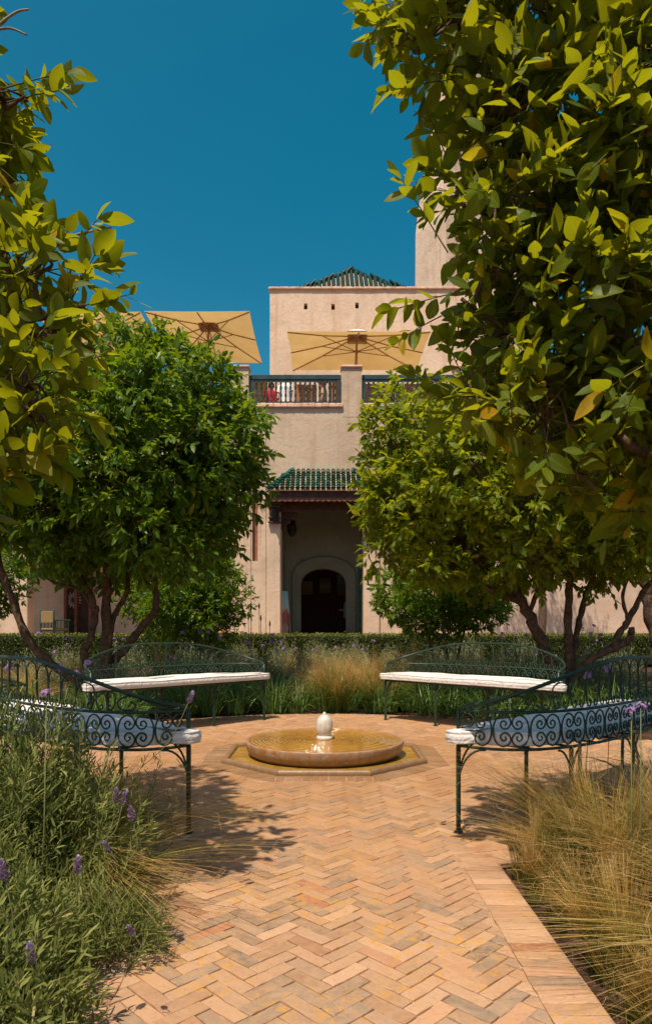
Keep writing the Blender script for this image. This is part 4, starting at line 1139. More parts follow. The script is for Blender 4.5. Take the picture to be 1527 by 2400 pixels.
# ================================================================== PORTICO THINGS: poster board, lantern, pictures in the room
def poster_mat(name, cols):
    m = Mat(name); tc = m.n('TexCoord'); sx = m.n('SeparateXYZ'); m.l(tc.outputs['Generated'], sx.inputs[0])
    nz = m.n('TexNoise', None, Scale=7.0, Detail=4.0); m.l(tc.outputs['Generated'], nz.inputs['Vector'])
    f = m.math('ADD', sx.outputs[2], m.math('MULTIPLY', m.math('SUBTRACT', nz.outputs['Fac'], .5), .5))
    return m.done(m.bsdf(m.ramp(f, cols), .5, .4))
M['poster'] = poster_mat('poster_print', [(0.0,(.10,.05,.03)),(.25,(.30,.20,.14)),(.42,(.22,.07,.05)),(.55,(.35,.10,.07)),(.62,(.35,.42,.42)),(1.0,(.20,.42,.45))])
po = empty('poster_board', ((668-CX)/F*22.9, 22.9, FLOOR), R(28)); tag(po, 'tall leaning poster board with a landscape print inside the portico', 'poster')
m_ = MB(); m_.add([(-.26,.06,.06),(.26,.06,.06),(.26,.09,.06),(-.26,.09,.06),(-.26,.36,1.72),(.26,.36,1.72),(.26,.39,1.72),(-.26,.39,1.72)], [(0,3,2,1),(4,5,6,7),(0,1,5,4),(1,2,6,5),(2,3,7,6),(3,0,4,7)]); m_.build('print', M['poster'], po)
for sx in (-1, 1):
    m_ = MB(); m_.tube([(sx*.2,.02,.0),(sx*.2,.42,1.78)], .016, 6); m_.build('easel_leg', M['dark_wood'], po)
m_ = MB(); m_.tube([(0,.75,.0),(0,.42,1.7)], .016, 6); m_.build('easel_leg', M['dark_wood'], po)
la = empty('lantern', ((684-CX)/F*23.6, 23.6, EYE+(HY-1255)/F*23.6)); tag(la, 'dark pointed metal lantern hanging inside the portico', 'lantern')
m_ = MB(); m_.lathe([(.02,-.06),(.09,0),(.16,.12),(.17,.34),(.10,.42),(.13,.45),(.06,.60),(.02,.72)], 8); m_.build('body', M['black'], la)
m_ = MB(); m_.tube([(0,0,.7),(0,0,5.6-(EYE+(HY-1255)/F*23.6))], .008, 5); m_.build('chain', M['black'], la)
for i, (px, py, w_, h_, lab) in enumerate(((718,1378,.55,.6,'dim ochre picture on the back wall of the doorway room'), (762,1372,.5,.7,'dim portrait picture in the middle of the doorway room'), (800,1372,.4,.9,'dim blue picture high on the right in the doorway room'))):
    p = W(px, py, 29.9); o = empty('picture', (p[0], 29.97, p[2])); tag(o, lab, 'picture')
    m_ = MB(); m_.cbox(-w_/2-.05,w_/2+.05,-.04,.0,-h_/2-.05,h_/2+.05,.01); m_.build('frame', M['dark_wood'], o)
    M['pic%d'%i] = poster_mat('picture_print_%d'%i, [(0,(.3,.15,.05)),(.5,((.45,.30,.08),(.4,.33,.28),(.2,.35,.45))[i]),(1,((.5,.4,.2),(.15,.1,.08),(.4,.5,.55))[i])])
    m_ = MB(); m_.box(-w_/2,w_/2,-.05,-.042,-h_/2,h_/2); m_.build('print', M['pic%d'%i], o)

# ================================================================== VEGETATION
def norm(a): return a/np.maximum(np.linalg.norm(a, axis=-1, keepdims=True), 1e-9)
# leaf templates: columns across (-1..1 of half width), along (0..1), fold height
def leaf_template(stations, hw, fold=0.35, wavy=0.0):
    V = [(0,0,0)]; A = [(0,0)]
    for u, w_ in zip(stations, hw):
        for s in (-1, 0, 1):
            V.append((s*w_, u, abs(s)*w_*fold + wavy*s*math.sin(u*11))); A.append((s, u))
    V.append((0,1,0)); A.append((0,1)); T = []
    m_ = len(stations)
    T += [(0,2,1),(0,3,2)]
    for i in range(m_-1):
        a, b = 1+3*i, 4+3*i
        T += [(a,a+1,b),(a+1,b+1,b),(a+1,a+2,b+1),(a+2,b+2,b+1)]
    a = 1+3*(m_-1); e = len(V)-1; T += [(a,a+1,e),(a+1,a+2,e)]
    return np.array(V), np.array(A), np.array(T)
T_BIG = leaf_template([.05,.18,.38,.60,.80,.93], [.14,.36,.49,.46,.29,.12], .26, .02)
T_MID = leaf_template([.28,.68], [.44,.36], .32)
T_NAR = leaf_template([.25,.75], [.5,.45], .25)
T_DIA = (np.array([(0,0,0),(-.5,.5,.05),(.5,.5,.05),(0,1,0)]), np.array([(0,0),(-1,.5),(1,.5),(0,1)]), np.array([(0,2,1),(1,2,3)]))
def leaves_arrays(tp, P, Y, Nn, L, Wd, rnd, curl):
    V, A, T = tp
    Y = norm(Y); X = norm(np.cross(Y, Nn)); Nn = np.cross(X, Y)
    n_, m_ = len(P), len(V)
    vx = V[None,:,0,None]*X[:,None,:]*Wd[:,None,None]
    vy = V[None,:,1,None]*Y[:,None,:]*L[:,None,None]
    hsh = np.modf(np.abs(np.sin(P[:,0]*127.1+P[:,1]*311.7+P[:,2]*74.7))*437.5)[0]; fo_ = .2+2.2*hsh**2; sb = (np.modf(hsh*57.3)[0]-.5)*.34; tw_ = (np.modf(hsh*91.7)[0]-.5)*1.1
    vx = vx + X[:,None,:]*(sb[:,None]*(V[None,:,1]**2)*L[:,None])[:,:,None]
    zz = V[None,:,2]*Wd[:,None]*fo_[:,None] + V[None,:,0]*V[None,:,1]*Wd[:,None]*tw_[:,None] - curl[:,None]*(V[None,:,1]**2)*L[:,None]
    out = P[:,None,:]+vx+vy+zz[:,:,None]*Nn[:,None,:]
    at = np.empty((n_, m_, 3)); at[:,:,0] = A[None,:,0]; at[:,:,1] = A[None,:,1]; at[:,:,2] = rnd[:,None]
    TT = (T[None]+ (np.arange(n_)*m_)[:,None,None]).reshape(-1,3)
    return out.reshape(-1,3), TT, at.reshape(-1,3)
def leaves_mesh(name, tp, P, Y, Nn, L, Wd, rnd, curl):
    V, T, A = leaves_arrays(tp, P, Y, Nn, L, Wd, rnd, curl); return tri_mesh(name, V, T, A)

UP = np.array([0,0,1.0])
def crown(blobs, ntw, leaf_len, r_, per=(7,12), tw=(.10,.24), droop=.35, wid=.46, shell=(.55,1.02), rej=.85, upb=.30, sprigs=()):
    B = np.array(blobs, float)             # cx cy cz rx ry rz
    ar = (B[:,3]*B[:,4]+B[:,3]*B[:,5]+B[:,4]*B[:,5]); ar /= ar.sum()
    k = r_.choice(len(B), ntw, p=ar); d = norm(r_.normal(size=(ntw,3)))
    f = shell[0]+(shell[1]-shell[0])*r_.random(ntw)**.6
    ph = r_.random(3)*9
    lump = 1+.16*np.sin(d[:,0]*5+ph[0]+k)*np.sin(d[:,1]*5+ph[1])*np.sin(d[:,2]*6+ph[2]+k)
    P = B[k,:3]+d*B[k,3:]*(f*lump)[:,None]
    o = norm(d/B[k,3:])
    # drop twigs that sit deep inside another blob
    inside = np.zeros(ntw, bool)
    for b in B: inside |= (((P-b[:3])/b[3:])**2).sum(1) < .36
    keep = ~(inside & (r_.random(ntw) < rej)); P, o = P[keep], o[keep]; n_ = len(P)
    t = norm(o*.75+UP*upb+r_.normal(size=(n_,3))*.38); tl_ = tw[0]+(tw[1]-tw[0])*r_.random(n_)
    cnt = r_.integers(per[0], per[1]+1, n_)
    for (a, b) in sprigs:
        a, b = np.array(a), np.array(b); P = np.vstack([P, a[None]]); t = np.vstack([t, norm(b-a)[None]]); o = np.vstack([o, norm(b-a)[None]])
        tl_ = np.append(tl_, np.linalg.norm(b-a)); cnt = np.append(cnt, int(np.linalg.norm(b-a)/.022)+3)
    idx = np.repeat(np.arange(len(P)), cnt); off = np.concatenate([np.arange(c) for c in cnt]); fr = (off+.6*r_.random(len(off))+.3)/cnt[idx]
    fr = np.minimum(fr, 1.0)
    tt_ = t[idx]; e1 = norm(np.cross(tt_, norm(r_.normal(size=(len(P),3)))[idx])); e2 = np.cross(tt_, e1)
    az = off*2.4+r_.random(len(P))[idx]*6.28; op = R(62)-R(34)*fr+R(14)*r_.normal(size=len(idx))
    Y = tt_*np.cos(op)[:,None]+(e1*np.cos(az)[:,None]+e2*np.sin(az)[:,None])*np.sin(op)[:,None]
    Y = norm(Y - UP*(droop*(.5+r_.random(len(idx))))[:,None])
    pos = P[idx]+tt_*(tl_[idx]*fr)[:,None]
    Nn = norm(UP*.75+o[idx]*.55+r_.normal(size=Y.shape)*.55)
    L = leaf_len*(.45+.85*r_.random(len(idx)))*(1-.28*(fr > .88)); 
    rnd = np.clip(r_.beta(2.0,2.6,len(idx))*.9+.25*(r_.random(len(P))[idx]-.4)+.12*(fr-.5), 0, .94)
    yel = r_.random(len(idx)) < .03; rnd[yel] = .95+.05*r_.random(yel.sum())
    return dict(P=pos, Y=Y, N=Nn, L=L, W=L*wid*(.85+.3*r_.random(len(idx))), rnd=rnd, curl=.05+.28*r_.random(len(idx))**1.5, tw=(P, t, tl_))

sets = []          # (thing, leaf dict, template, material, leaf object count)
def tree(name, label, cat, base, limbs, blobs, leafd, tp, m_leaf, nobj, group=None, trunk_m='bark', twig_m='twig', nlinks=3, tw_r=.0028, tw_every=1):
    root = empty(name, base); tag(root, label, cat, group)
    bx_, by_, bz_ = base
    L = lambda p: (p[0]-bx_, p[1]-by_, p[2]-bz_)
    for i, (pts, r0, r1) in enumerate(limbs):
        P = crom(pts, 6); P[1:-1] += rng.normal(size=P[1:-1].shape)*r0*.10
        rr = np.linspace(r0, r1, len(P))*(1+.12*np.sin(np.arange(len(P))*1.9+i)); rr[0] *= 1.25
        m_ = MB(); m_.tube([L(p) for p in P], list(rr), 9); m_.build('trunk' if i == 0 else 'limb', M[trunk_m], root, smooth=True)
    tips = np.array([l[0][-1] for l in limbs]); allp = np.vstack([crom(l[0], 6)[6:] for l in limbs])
    B = np.array(blobs, float)
    for b in B:                               # a branch from the limbs to each clump
        m_ = MB()
        dd = np.linalg.norm(allp-b[:3], axis=1); a = allp[dd.argmin()]
        c_ = b[:3]; mid = (a+c_)/2+rng.normal(size=3)*.06*np.linalg.norm(c_-a)+np.array([0,0,.05])
        P = crom([a, mid, c_], 5); m_.tube([L(p) for p in P], list(np.linspace(max(.010, min(l[2] for l in limbs)*.8), .007, len(P))), 6)
        for _ in range(nlinks):
            d = norm(rng.normal(size=3)+np.array([0,0,.3])); e = c_+d*b[3:]*.85; q = c_+d*b[3:]*.4+rng.normal(size=3)*.04
            Q = crom([c_-d*b[3:]*.02, q, e], 4); m_.tube([L(p) for p in Q], list(np.linspace(.0075, .003, len(Q))), 5)
        m_.build('branch', M[trunk_m], root, smooth=True)
    TP, Tt, Tl = leafd['tw']
    m_ = MB()
    for i in range(0, len(TP), tw_every):
        a = TP[i]-Tt[i]*Tl[i]*.5; b = TP[i]+Tt[i]*Tl[i]*1.0
        m_.tube([L(a), L((a+b)/2+np.array([0,0,.004])), L(b)], [tw_r*1.3, tw_r, tw_r*.5], 3, False)
    tag(m_.build('twigs', M[twig_m], root, smooth=True), kind='stuff')
    sets.append((root, leafd, tp, M[m_leaf], nobj)); return root

rA = np.random.default_rng(11)
def wb(lst, flat=1.0):
    out = []
    for b in lst:
        p = W(b[0], b[1], b[2]); out.append((*p, b[3], b[3], b[3]*flat))
    return out
# ---- dark round orange tree, left middle
lo_blobs = []
c0 = np.array([-2.45, 8.3, 2.95])
for i in range(34):
    th = i*2.39996; zz = 1-2*(i+.5)/34; rr_ = math.sqrt(1-zz*zz)
    p = c0+np.array([rr_*math.cos(th)*1.28, rr_*math.sin(th)*1.28, zz*(1.12 if zz > 0 else .98)]); r0 = .42+.14*rA.random()
    lo_blobs.append((*p, r0, r0, r0*.9))
lo_blobs += [(*W(535,1060,8.0),.26,.26,.24), (*W(500,1250,8.0),.28,.28,.32), (*W(390,860,8.0),.38,.38,.34), (*W(480,960,7.9),.34,.34,.32), (*W(150,1270,7.6),.42,.42,.36), (*W(60,1180,7.8),.45,.45,.42), (*W(330,1240,7.3),.4,.4,.36), (*W(430,1290,7.6),.36,.36,.3)]
B8 = np.array(W(235,1640,8.1)); B8[2] = -.03
ld = crown(lo_blobs, 6200, .112, rA, (7,11), (.10,.26), .36, .44, (.5,1.02), .86, .10)
tree('orange_tree', 'dark green round crowned orange tree behind the far left bench', 'tree', tuple(B8),
     [([B8, W(247,1547,8.1), W(250,1415,8.1), W(252,1290,8.1), W(262,1150,8.2)], .075, .035),
      ([B8, W(174,1593,8.0), W(78,1515,7.9), W(27,1396,7.9), W(-5,1300,7.9), W(-20,1180,8)], .062, .03),
      ([B8, W(197,1538,8.0), W(211,1502,8.0), W(225,1437,8.0), W(215,1400,8.0), W(172,1314,8.0), W(140,1200,8)], .05, .025),
      ([W(222,1437,8.0), W(190,1385,8.0), W(130,1366,7.9), W(90,1340,7.9)], .022, .014),
      ([B8, W(257,1492,8.1), W(272,1437,8.2), W(298,1387,8.2), W(302,1340,8.3), W(330,1240,8.4)], .042, .02),
      ([B8, W(261,1561,8.2), W(293,1520,8.2), W(339,1460,8.2), W(367,1420,8.2), W(362,1314,8.2), W(400,1180,8.3)], .058, .03)],
     lo_blobs, ld, T_MID, 'leaf_orange', 300, tw_every=2)
# ---- lemon tree, right middle
ro_blobs = []
c0 = np.array([2.42, 8.3, 2.72])
for i in range(34):
    th = i*2.39996+1; zz = 1-2*(i+.5)/34; rr_ = math.sqrt(1-zz*zz)
    p = c0+np.array([rr_*math.cos(th)*1.55, rr_*math.sin(th)*1.35, zz*.92]); r0 = .42+.16*rA.random()
    ro_blobs.append((*p, r0, r0, r0*.88))
ro_blobs += [(*W(905,1010,8.0),.26,.26,.24), (*W(890,1180,7.9),.26,.26,.3), (*W(900,1290,7.9),.24,.24,.22), (*W(960,940,8.0),.26,.26,.22), (*W(1010,1330,7.7),.26,.26,.16), (*W(1450,1290,7.6),.35,.35,.28),(*W(1250,1290,7.3),.35,.35,.22)]
B9 = np.array(W(1325,1640,8.1)); B9[2] = -.03
ld = crown(ro_blobs, 6400, .108, rA, (7,11), (.10,.24), .32, .47, (.5,1.03), .86, .28)
tree('lemon_tree', 'bright green lemon tree with several stems behind the far right bench', 'tree', tuple(B9),
     [([B9, W(1300,1580,8.1), W(1276,1522,8.1), W(1240,1446,8.1), W(1222,1411,8.1), W(1187,1358,8.1), W(1116,1313,8.1), W(1040,1230,8.1)], .085, .035),
      ([W(1222,1411,8.1), W(1160,1389,8.0), W(1085,1340,8.0), W(1000,1290,8.0)], .04, .02),
      ([W(1238,1440,8.1), W(1258,1380,8.1), W(1253,1327,8.1), W(1240,1240,8.1)], .03, .018),
      ([B9, W(1331,1548,8.0), W(1331,1455,8.0), W(1335,1344,8.0), W(1330,1200,8.0)], .06, .035),
      ([B9, W(1342,1540,8.1), W(1355,1464,8.1), W(1369,1402,8.1), W(1386,1353,8.1), W(1365,1318,8.1), W(1360,1220,8.2)], .042, .025),
      ([B9, W(1345,1595,7.9), W(1382,1546,7.8), W(1440,1517,7.8), W(1474,1500,7.8), W(1478,1470,7.8)], .06, .035),
      ([W(1438,1515,7.8), W(1446,1490,7.8), W(1471,1455,7.8), W(1506,1389,7.8), W(1540,1340,7.8), W(1580,1240,7.9)], .042, .025),
      ([W(1471,1455,7.8), W(1458,1400,7.8), W(1470,1340,7.8), W(1460,1260,7.9)], .022, .014)],
     ro_blobs, ld, T_MID, 'leaf_lemon_far', 300, tw_every=2)
# ---- near lemon tree on the right, its crown hanging into the frame
nr_b = wb([(1040,70,2.35,.14),(940,50,2.4,.07),(1180,60,2.5,.24),(1390,80,2.45,.28),(1190,270,2.45,.14),(1300,300,2.6,.28),(1480,300,2.4,.28),
           (1160,470,2.35,.12),(1260,560,2.55,.24),(1450,560,2.45,.28),(1170,640,2.4,.10),(1300,770,2.5,.26),(1480,800,2.35,.26),(1170,800,2.5,.12),
           (1130,920,2.45,.10),(1270,980,2.4,.16),(1420,1000,2.55,.20),(1510,1120,2.6,.18),(1350,1110,2.4,.09),
           (1700,200,2.6,.4),(1750,600,2.6,.42),(1700,1000,2.5,.33),(1520,-200,2.6,.36),(1270,-180,2.6,.30),(1050,-120,2.5,.18),(1800,-200,2.8,.5)])
spr = [(W(1060,690,2.4), W(905,730,2.35)), (W(1000,760,2.4), W(930,800,2.35)), (W(1010,530,2.3), W(930,405,2.28)), (W(1040,190,2.35), W(900,215,2.33)), (W(1000,60,2.4), W(850,20,2.4)),
       (W(1030,330,2.4), W(1000,260,2.38)), (W(1050,420,2.35), W(995,385,2.33)), (W(1020,900,2.45), W(960,870,2.45)), (W(950,110,2.4), W(880,90,2.4))]
ld = crown(nr_b, 1900, .094, rA, (6,10), (.10,.22), .16, .50, (.4,1.0), .72, .25, spr)
tree('near_lemon_tree', 'large leaved lemon tree filling the upper right, close to the camera', 'tree', (1.75, 2.75, -.03),
     [([(1.75,2.75,-.03),(1.66,2.72,.6),(1.50,2.7,1.3),(1.35,2.65,1.75)], .075, .055),
      ([(1.35,2.65,1.75), W(1440,800,2.6), W(1400,620,2.6), W(1370,470,2.62), W(1430,250,2.6), W(1500,20,2.6), W(1520,-200,2.6)], .042, .016),
      ([W(1400,600,2.6), W(1340,520,2.55), W(1300,505,2.5), W(1160,505,2.42), W(1060,470,2.38)], .016, .006),
      ([(1.35,2.65,1.75), (1.5,2.62,2.3), (1.62,2.6,2.9)], .045, .02),
      ([W(1380,480,2.62), W(1300,300,2.6), W(1200,160,2.5), W(1120,90,2.4)], .018, .006),
      ([W(1430,760,2.58), W(1330,780,2.5), W(1230,800,2.5), W(1080,700,2.42)], .016, .006),
      ([(1.40,2.66,1.62), W(1500,1060,2.35), W(1430,1010,2.33), W(1300,990,2.4)], .02, .008)],
     nr_b, ld, T_BIG, 'leaf_lemon', 300, twig_m='twig', nlinks=4, tw_r=.0024)
# ---- near lemon tree on the left
nl_b = wb([(-90,260,2.4,.16),(0,230,2.35,.06),(-90,450,2.4,.17),(10,560,2.3,.09),(90,640,2.25,.09),(0,740,2.25,.16),(130,790,2.2,.08),(60,900,2.15,.11),(110,990,2.15,.06),(0,1020,2.2,.12),
           (-160,1000,2.3,.24),(-260,620,2.5,.38),(-300,240,2.6,.38),(-170,60,2.6,.12),(-330,-150,2.7,.35)])
spr = [(W(40,200,2.35), W(175,165,2.33)), (W(60,230,2.35), W(150,210,2.33)), (W(190,720,2.2), W(305,690,2.2)), (W(190,660,2.2), W(235,575,2.2)), (W(150,860,2.15), W(260,830,2.15)), (W(130,960,2.1), W(225,985,2.1)),
       (W(120,600,2.25), W(160,540,2.25)), (W(20,340,2.35), W(80,355,2.35)), (W(30,420,2.35), W(95,480,2.35)), (W(205,545,2.3), W(240,500,2.3))]
ld = crown(nl_b, 580, .093, rA, (6,10), (.10,.20), .14, .50, (.4,1.0), .72, .25, spr)
nlt = tree('near_lemon_tree', 'lemon tree cut off by the left edge, its big leaves against the sky', 'tree', (-1.95, 2.6, -.03),
     [([(-1.95,2.6,-.03),(-1.9,2.6,.7),(-1.8,2.55,1.4),(-1.65,2.5,1.9)], .07, .05),
      ([(-1.65,2.5,1.9), W(-260,620,2.5), W(-280,240,2.6), W(-320,-100,2.7)], .035, .012),
      ([(-1.7,2.5,1.7), W(-200,900,2.35), W(-60,830,2.25), W(20,770,2.22), W(130,735,2.2), W(200,715,2.2)], .020, .005),
      ([W(-270,500,2.5), W(-150,420,2.45), W(-40,300,2.4), W(60,225,2.35)], .014, .005),
      ([W(-200,900,2.35), W(0,880,2.2), W(80,950,2.15)], .012, .005)],
     nl_b, ld, T_BIG, 'leaf_lemon', 300, twig_m='twig', nlinks=3, tw_r=.0024)
# bare twigs with grey bark
for pts in ([W(-60,120,2.4), W(0,57,2.4), W(40,28,2.4), W(68,22,2.4)], [W(-60,75,2.4), W(0,68,2.4), W(28,67,2.4), W(64,82,2.4)], [W(120,575,2.3), W(165,555,2.3), W(215,542,2.3), W(262,533,2.3)]):
    m_ = MB(); m_.tube([tuple(p-np.array([-1.95,2.6,-.03])) for p in crom(pts, 5)], list(np.linspace(.006,.003,16)), 6); m_.build('bare_twig', M['twig_pale'], nlt, smooth=True)
# ---- two citrus shrubs behind the trees
def shrub(px, d, zc, rx, rz, label, nb, ntw, leaf):
    c_ = np.array([(px-CX)/F*d, d, zc]); bl_ = []
    for i in range(nb):
        th = i*2.39996; zz = 1-2*(i+.5)/nb; rr_ = math.sqrt(1-zz*zz)
        p = c_+np.array([rr_*math.cos(th)*rx*.72, rr_*math.sin(th)*rx*.72, zz*rz*.70]); bl_.append((*p, rx*.36, rx*.36, rz*.40))
    ld_ = crown(bl_, ntw, leaf, rA, (7,11), (.08,.2), .2, .38, (.45,1.03), .8, .35)
    b_ = (c_[0], d, -.03)
    return tree('citrus_shrub', label, 'shrub', b_, [([b_, (c_[0]+.05,d,.4), (c_[0]-.05,d+.05,zc)], .045, .02), ([b_, (c_[0]-.2,d-.1,.5), (c_[0]-.4,d-.1,zc)], .03, .012), ([b_, (c_[0]+.22,d,.5), (c_[0]+.45,d-.1,zc)], .03, .012)],
         bl_, ld_, T_MID, 'leaf_orange', 150, nlinks=2, tw_every=3)
shrub(1040, 11.5, 1.50, 1.12, .62, 'low wide citrus shrub behind the far right bench against the pink wall', 16, 1900, .10)
shrub(455, 12.5, 1.55, .95, .95, 'citrus shrub standing in shade behind the orange tree stems', 16, 1900, .10)
shrub(395, 13.8, 1.9, 1.0, 1.2, 'taller sunlit citrus shrub behind the orange tree, in front of the loggia', 16, 1500, .11)
shrub(-60, 12.0, 1.9, .9, .8, 'citrus shrub at the left edge in front of the loggia pillar', 14, 1100, .10)
# ---- olive tree far right
ob = [(5.7,13,2.9,.7,.7,.5),(6.4,13,2.5,.6,.6,.5),(5.2,13.2,2.4,.45,.45,.35),(6.6,13.4,3.4,.9,.9,.7),(7.4,13,2.8,.8,.8,.7)]
ldo = crown(ob, 1500, .06, rA, (9,14), (.15,.35), .25, .20, (.3,1.05), .3, .0)
tree('olive_tree', 'grey leaved olive tree with a thick trunk at the right edge by the wall', 'tree', (6.3,13,-.03), [([(6.3,13,-.03),(6.25,13,.6),(6.1,13,1.3),(5.95,13,2.0),(5.8,13,2.8)], .17, .06), ([(6.1,13,1.4),(6.4,13,2.1),(6.6,13.2,3.0)], .08, .04)], ob, ldo, T_NAR, 'leaf_olive', 0, tw_every=2)
# an unseen-size neighbour of the olive gives the pink wall its dappled shade
ob = [(4.6,19.2,6.2,.9,.8,.7),(5.6,19.4,6.8,1.0,.9,.8),(6.6,19.3,6.4,1.0,.9,.8),(5.2,19.2,5.6,.7,.7,.5),(7.4,19.4,5.8,.9,.9,.8),(6.2,19.2,5.4,.8,.8,.5)]
ldo = crown(ob, 1700, .09, rA, (8,12), (.15,.35), .25, .26, (.2,1.05), .2, .0)
tree('olive_tree', 'tall olive tree by the pink wall, almost hidden by the lemon crowns', 'tree', (5.9,19.0,-.03), [([(5.9,19.0,-.03),(5.95,19.05,2.0),(5.8,19.2,4.2),(5.9,19.3,6.0)], .12, .05)], ob, ldo, T_NAR, 'leaf_olive', 0, tw_every=2)

# ---- which leaves show: nearest leaf of each small cell of the picture; the largest become objects
CELL = 7.0
zb = {}
allc = []
for si, (root, d, tp, m_, nob) in enumerate(sets):
    C = d['P']+norm(d['Y'])*(d['L']*.5)[:,None]
    X = CX+C[:,0]/C[:,1]*F; Yp = HY-(C[:,2]-EYE)/C[:,1]*F
    ok = (X > 0) & (X < 1527) & (Yp > 0) & (Yp < 2400)
    Xd = norm(np.cross(norm(d['Y']), d['N'])); Nn = np.cross(Xd, norm(d['Y'])); vw = norm(C-np.array([0,0,EYE]))
    ar = np.abs((Nn*vw).sum(1))*d['L']*d['W']/(C[:,1]**2)
    cell = (X//CELL).astype(int)*1000+(Yp//CELL).astype(int)
    allc.append((np.full(len(C), si), np.arange(len(C)), cell, C[:,1], ar, ok))
S_, I_, Ce, De, Ar, Ok = [np.concatenate(z) for z in zip(*allc)]
od = np.lexsort((De, Ce)); od = od[Ok[od]]
first = np.ones(len(od), bool); first[1:] = Ce[od][1:] != Ce[od][:-1]
vis = od[first]
def variants(tp, rn, cu, key):
    V, A, T = tp
    fo_, sb, tw_ = ((.3,.05,.2),(.9,-.14,-.4),(2.0,.12,.5),(.5,-.05,-.2))[key]
    v = V.copy(); v[:,2] = V[:,2]*.48*fo_ + V[:,0]*V[:,1]*.48*tw_ - cu*V[:,1]**2; v[:,0] += sb*2*V[:,1]**2
    at = np.zeros((len(V),3)); at[:,:2] = A; at[:,2] = rn
    return tri_mesh('leaf', v, T, at)
for si, (root, d, tp, m_, nob) in enumerate(sets):
    pick = np.zeros(len(d['P']), bool)
    if nob:
        vi = vis[S_[vis] == si]; vi = vi[np.argsort(-Ar[vi])][:nob]; pick[I_[vi]] = True
    base = np.array(root.location)
    kp_ = ~pick
    me = leaves_mesh('foliage', tp, d['P'][kp_]-base, d['Y'][kp_], d['N'][kp_], d['L'][kp_], d['W'][kp_], d['rnd'][kp_], d['curl'][kp_])
    tag(link('foliage', me, m_, root), kind='stuff')
    if nob:
        cache = {}
        Y = norm(d['Y']); X = norm(np.cross(Y, d['N'])); Nn = np.cross(X, Y)
        for i in np.flatnonzero(pick):
            rn = round(float(d['rnd'][i])*15)/15 if d['rnd'][i] < .945 else .98; cu = round(float(d['curl'][i])*8)/8
            ky = (rn, cu, int(i) % 4)
            if ky not in cache:
                cache[ky] = variants(tp, rn, cu, ky[2]); cache[ky].materials.append(m_)
            o = bpy.data.objects.new('leaf', cache[ky]); col.objects.link(o); o.parent = root
            w_, l_ = float(d['W'][i]), float(d['L'][i])
            mx = Matrix(((X[i,0]*w_, Y[i,0]*l_, Nn[i,0]*l_, d['P'][i,0]-base[0]), (X[i,1]*w_, Y[i,1]*l_, Nn[i,1]*l_, d['P'][i,1]-base[1]), (X[i,2]*w_, Y[i,2]*l_, Nn[i,2]*l_, d['P'][i,2]-base[2]), (0,0,0,1)))
            o.matrix_basis = mx

# ---- blades (grasses and strap leaves)
def blades(n_, cen, r_, rad, hgt, spread, width, lean=(0,0), seg=6, hv=.35, taper=1.6, droop=.5, wob=.02, locks=0):
    a = r_.random(n_)*6.283; lk = r_.integers(0, max(locks,1), n_)
    if locks: la_ = r_.random(locks)*6.283; a = la_[lk]+r_.normal(size=n_)*.11
    rr_ = rad*np.sqrt(r_.random(n_))
    b0 = np.stack([cen[0]+rr_*np.cos(a), cen[1]+rr_*np.sin(a), np.full(n_, cen[2])], 1)
    a2 = a+r_.normal(size=n_)*(.6 if not locks else .14)
    dirh = np.stack([np.cos(a2), np.sin(a2), np.zeros(n_)], 1)+np.array([lean[0], lean[1], 0])*(.6+.8*r_.random(n_))[:,None]
    h = hgt*(1-hv+hv*2*r_.random(n_))*.9; sp = spread*(.25+1.0*r_.random(n_))
    if locks:
        fr_ = r_.random(n_) < .13
        sp = np.where(fr_, sp, spread*(.2+1.05*r_.random(locks))[lk]*(.85+.3*r_.random(n_))); h = np.where(fr_, h, hgt*(.70+.5*r_.random(locks))[lk]*(.86+.24*r_.random(n_)))
    t = np.linspace(0,1,seg+1)
    side = norm(np.cross(dirh, UP)+1e-6)
    side = norm(side+r_.normal(size=side.shape)*.35)
    P = b0[:,None,:]+dirh[:,None,:]*(sp[:,None]*t[None]**1.7)[:,:,None]+UP*(h[:,None]*(t[None]-droop*(sp/np.maximum(h,.01))[:,None]*.8*t[None]**2.6))[:,:,None]
    ph = r_.random((n_,3))*6.28
    P = P+(wob*np.sin(t[None,:,None]*7+ph[:,None,:])*t[None,:,None]*h[:,None,None])
    P[:,:,2] = np.maximum(P[:,:,2], .004)
    w_ = width*(.6+.8*r_.random(n_))[:,None]*(1-t[None]**taper*.92)
    Lf = P-side[:,None,:]*w_[:,:,None]*.5; Rt = P+side[:,None,:]*w_[:,:,None]*.5
    V = np.stack([Lf, Rt], 2).reshape(-1,3)
    k = np.arange(seg)*2; q = np.stack([np.stack([k,k+1,k+3],1), np.stack([k,k+3,k+2],1)],1).reshape(-1,3)
    T = (q[None]+(np.arange(n_)*(seg+1)*2)[:,None,None]).reshape(-1,3)
    A = np.zeros((n_,seg+1,2,3)); A[...,0] = np.array([-1,1]); A[...,1] = t[None,:,None]; A[...,2] = (r_.random(n_) if not locks else np.clip(r_.random(locks)[lk]+.25*r_.normal(size=n_),0,1))[:,None,None]
    return V, T, A.reshape(-1,3), P
def cat(parts):
    Vs, Ts, As, o = [], [], [], 0
    for V, T, A in parts: Vs.append(V); Ts.append(T+o); As.append(A); o += len(V)
    return np.vstack(Vs), np.vstack(Ts), np.vstack(As)
def where(x, y):
    X = CX+x/y*F
    for lim, txt in ((150,'near the left edge before the carved door'), (330,'among the orange tree stems'), (560,'behind the far left bench'), (690,'before the portico pillar'), (830,'below the dark arched doorway'), (960,'just left of the far right bench'), (1180,'below the low citrus shrub'), (1380,'among the lemon tree stems')):
        if X < lim: return txt
    return 'near the right edge before the pink wall'
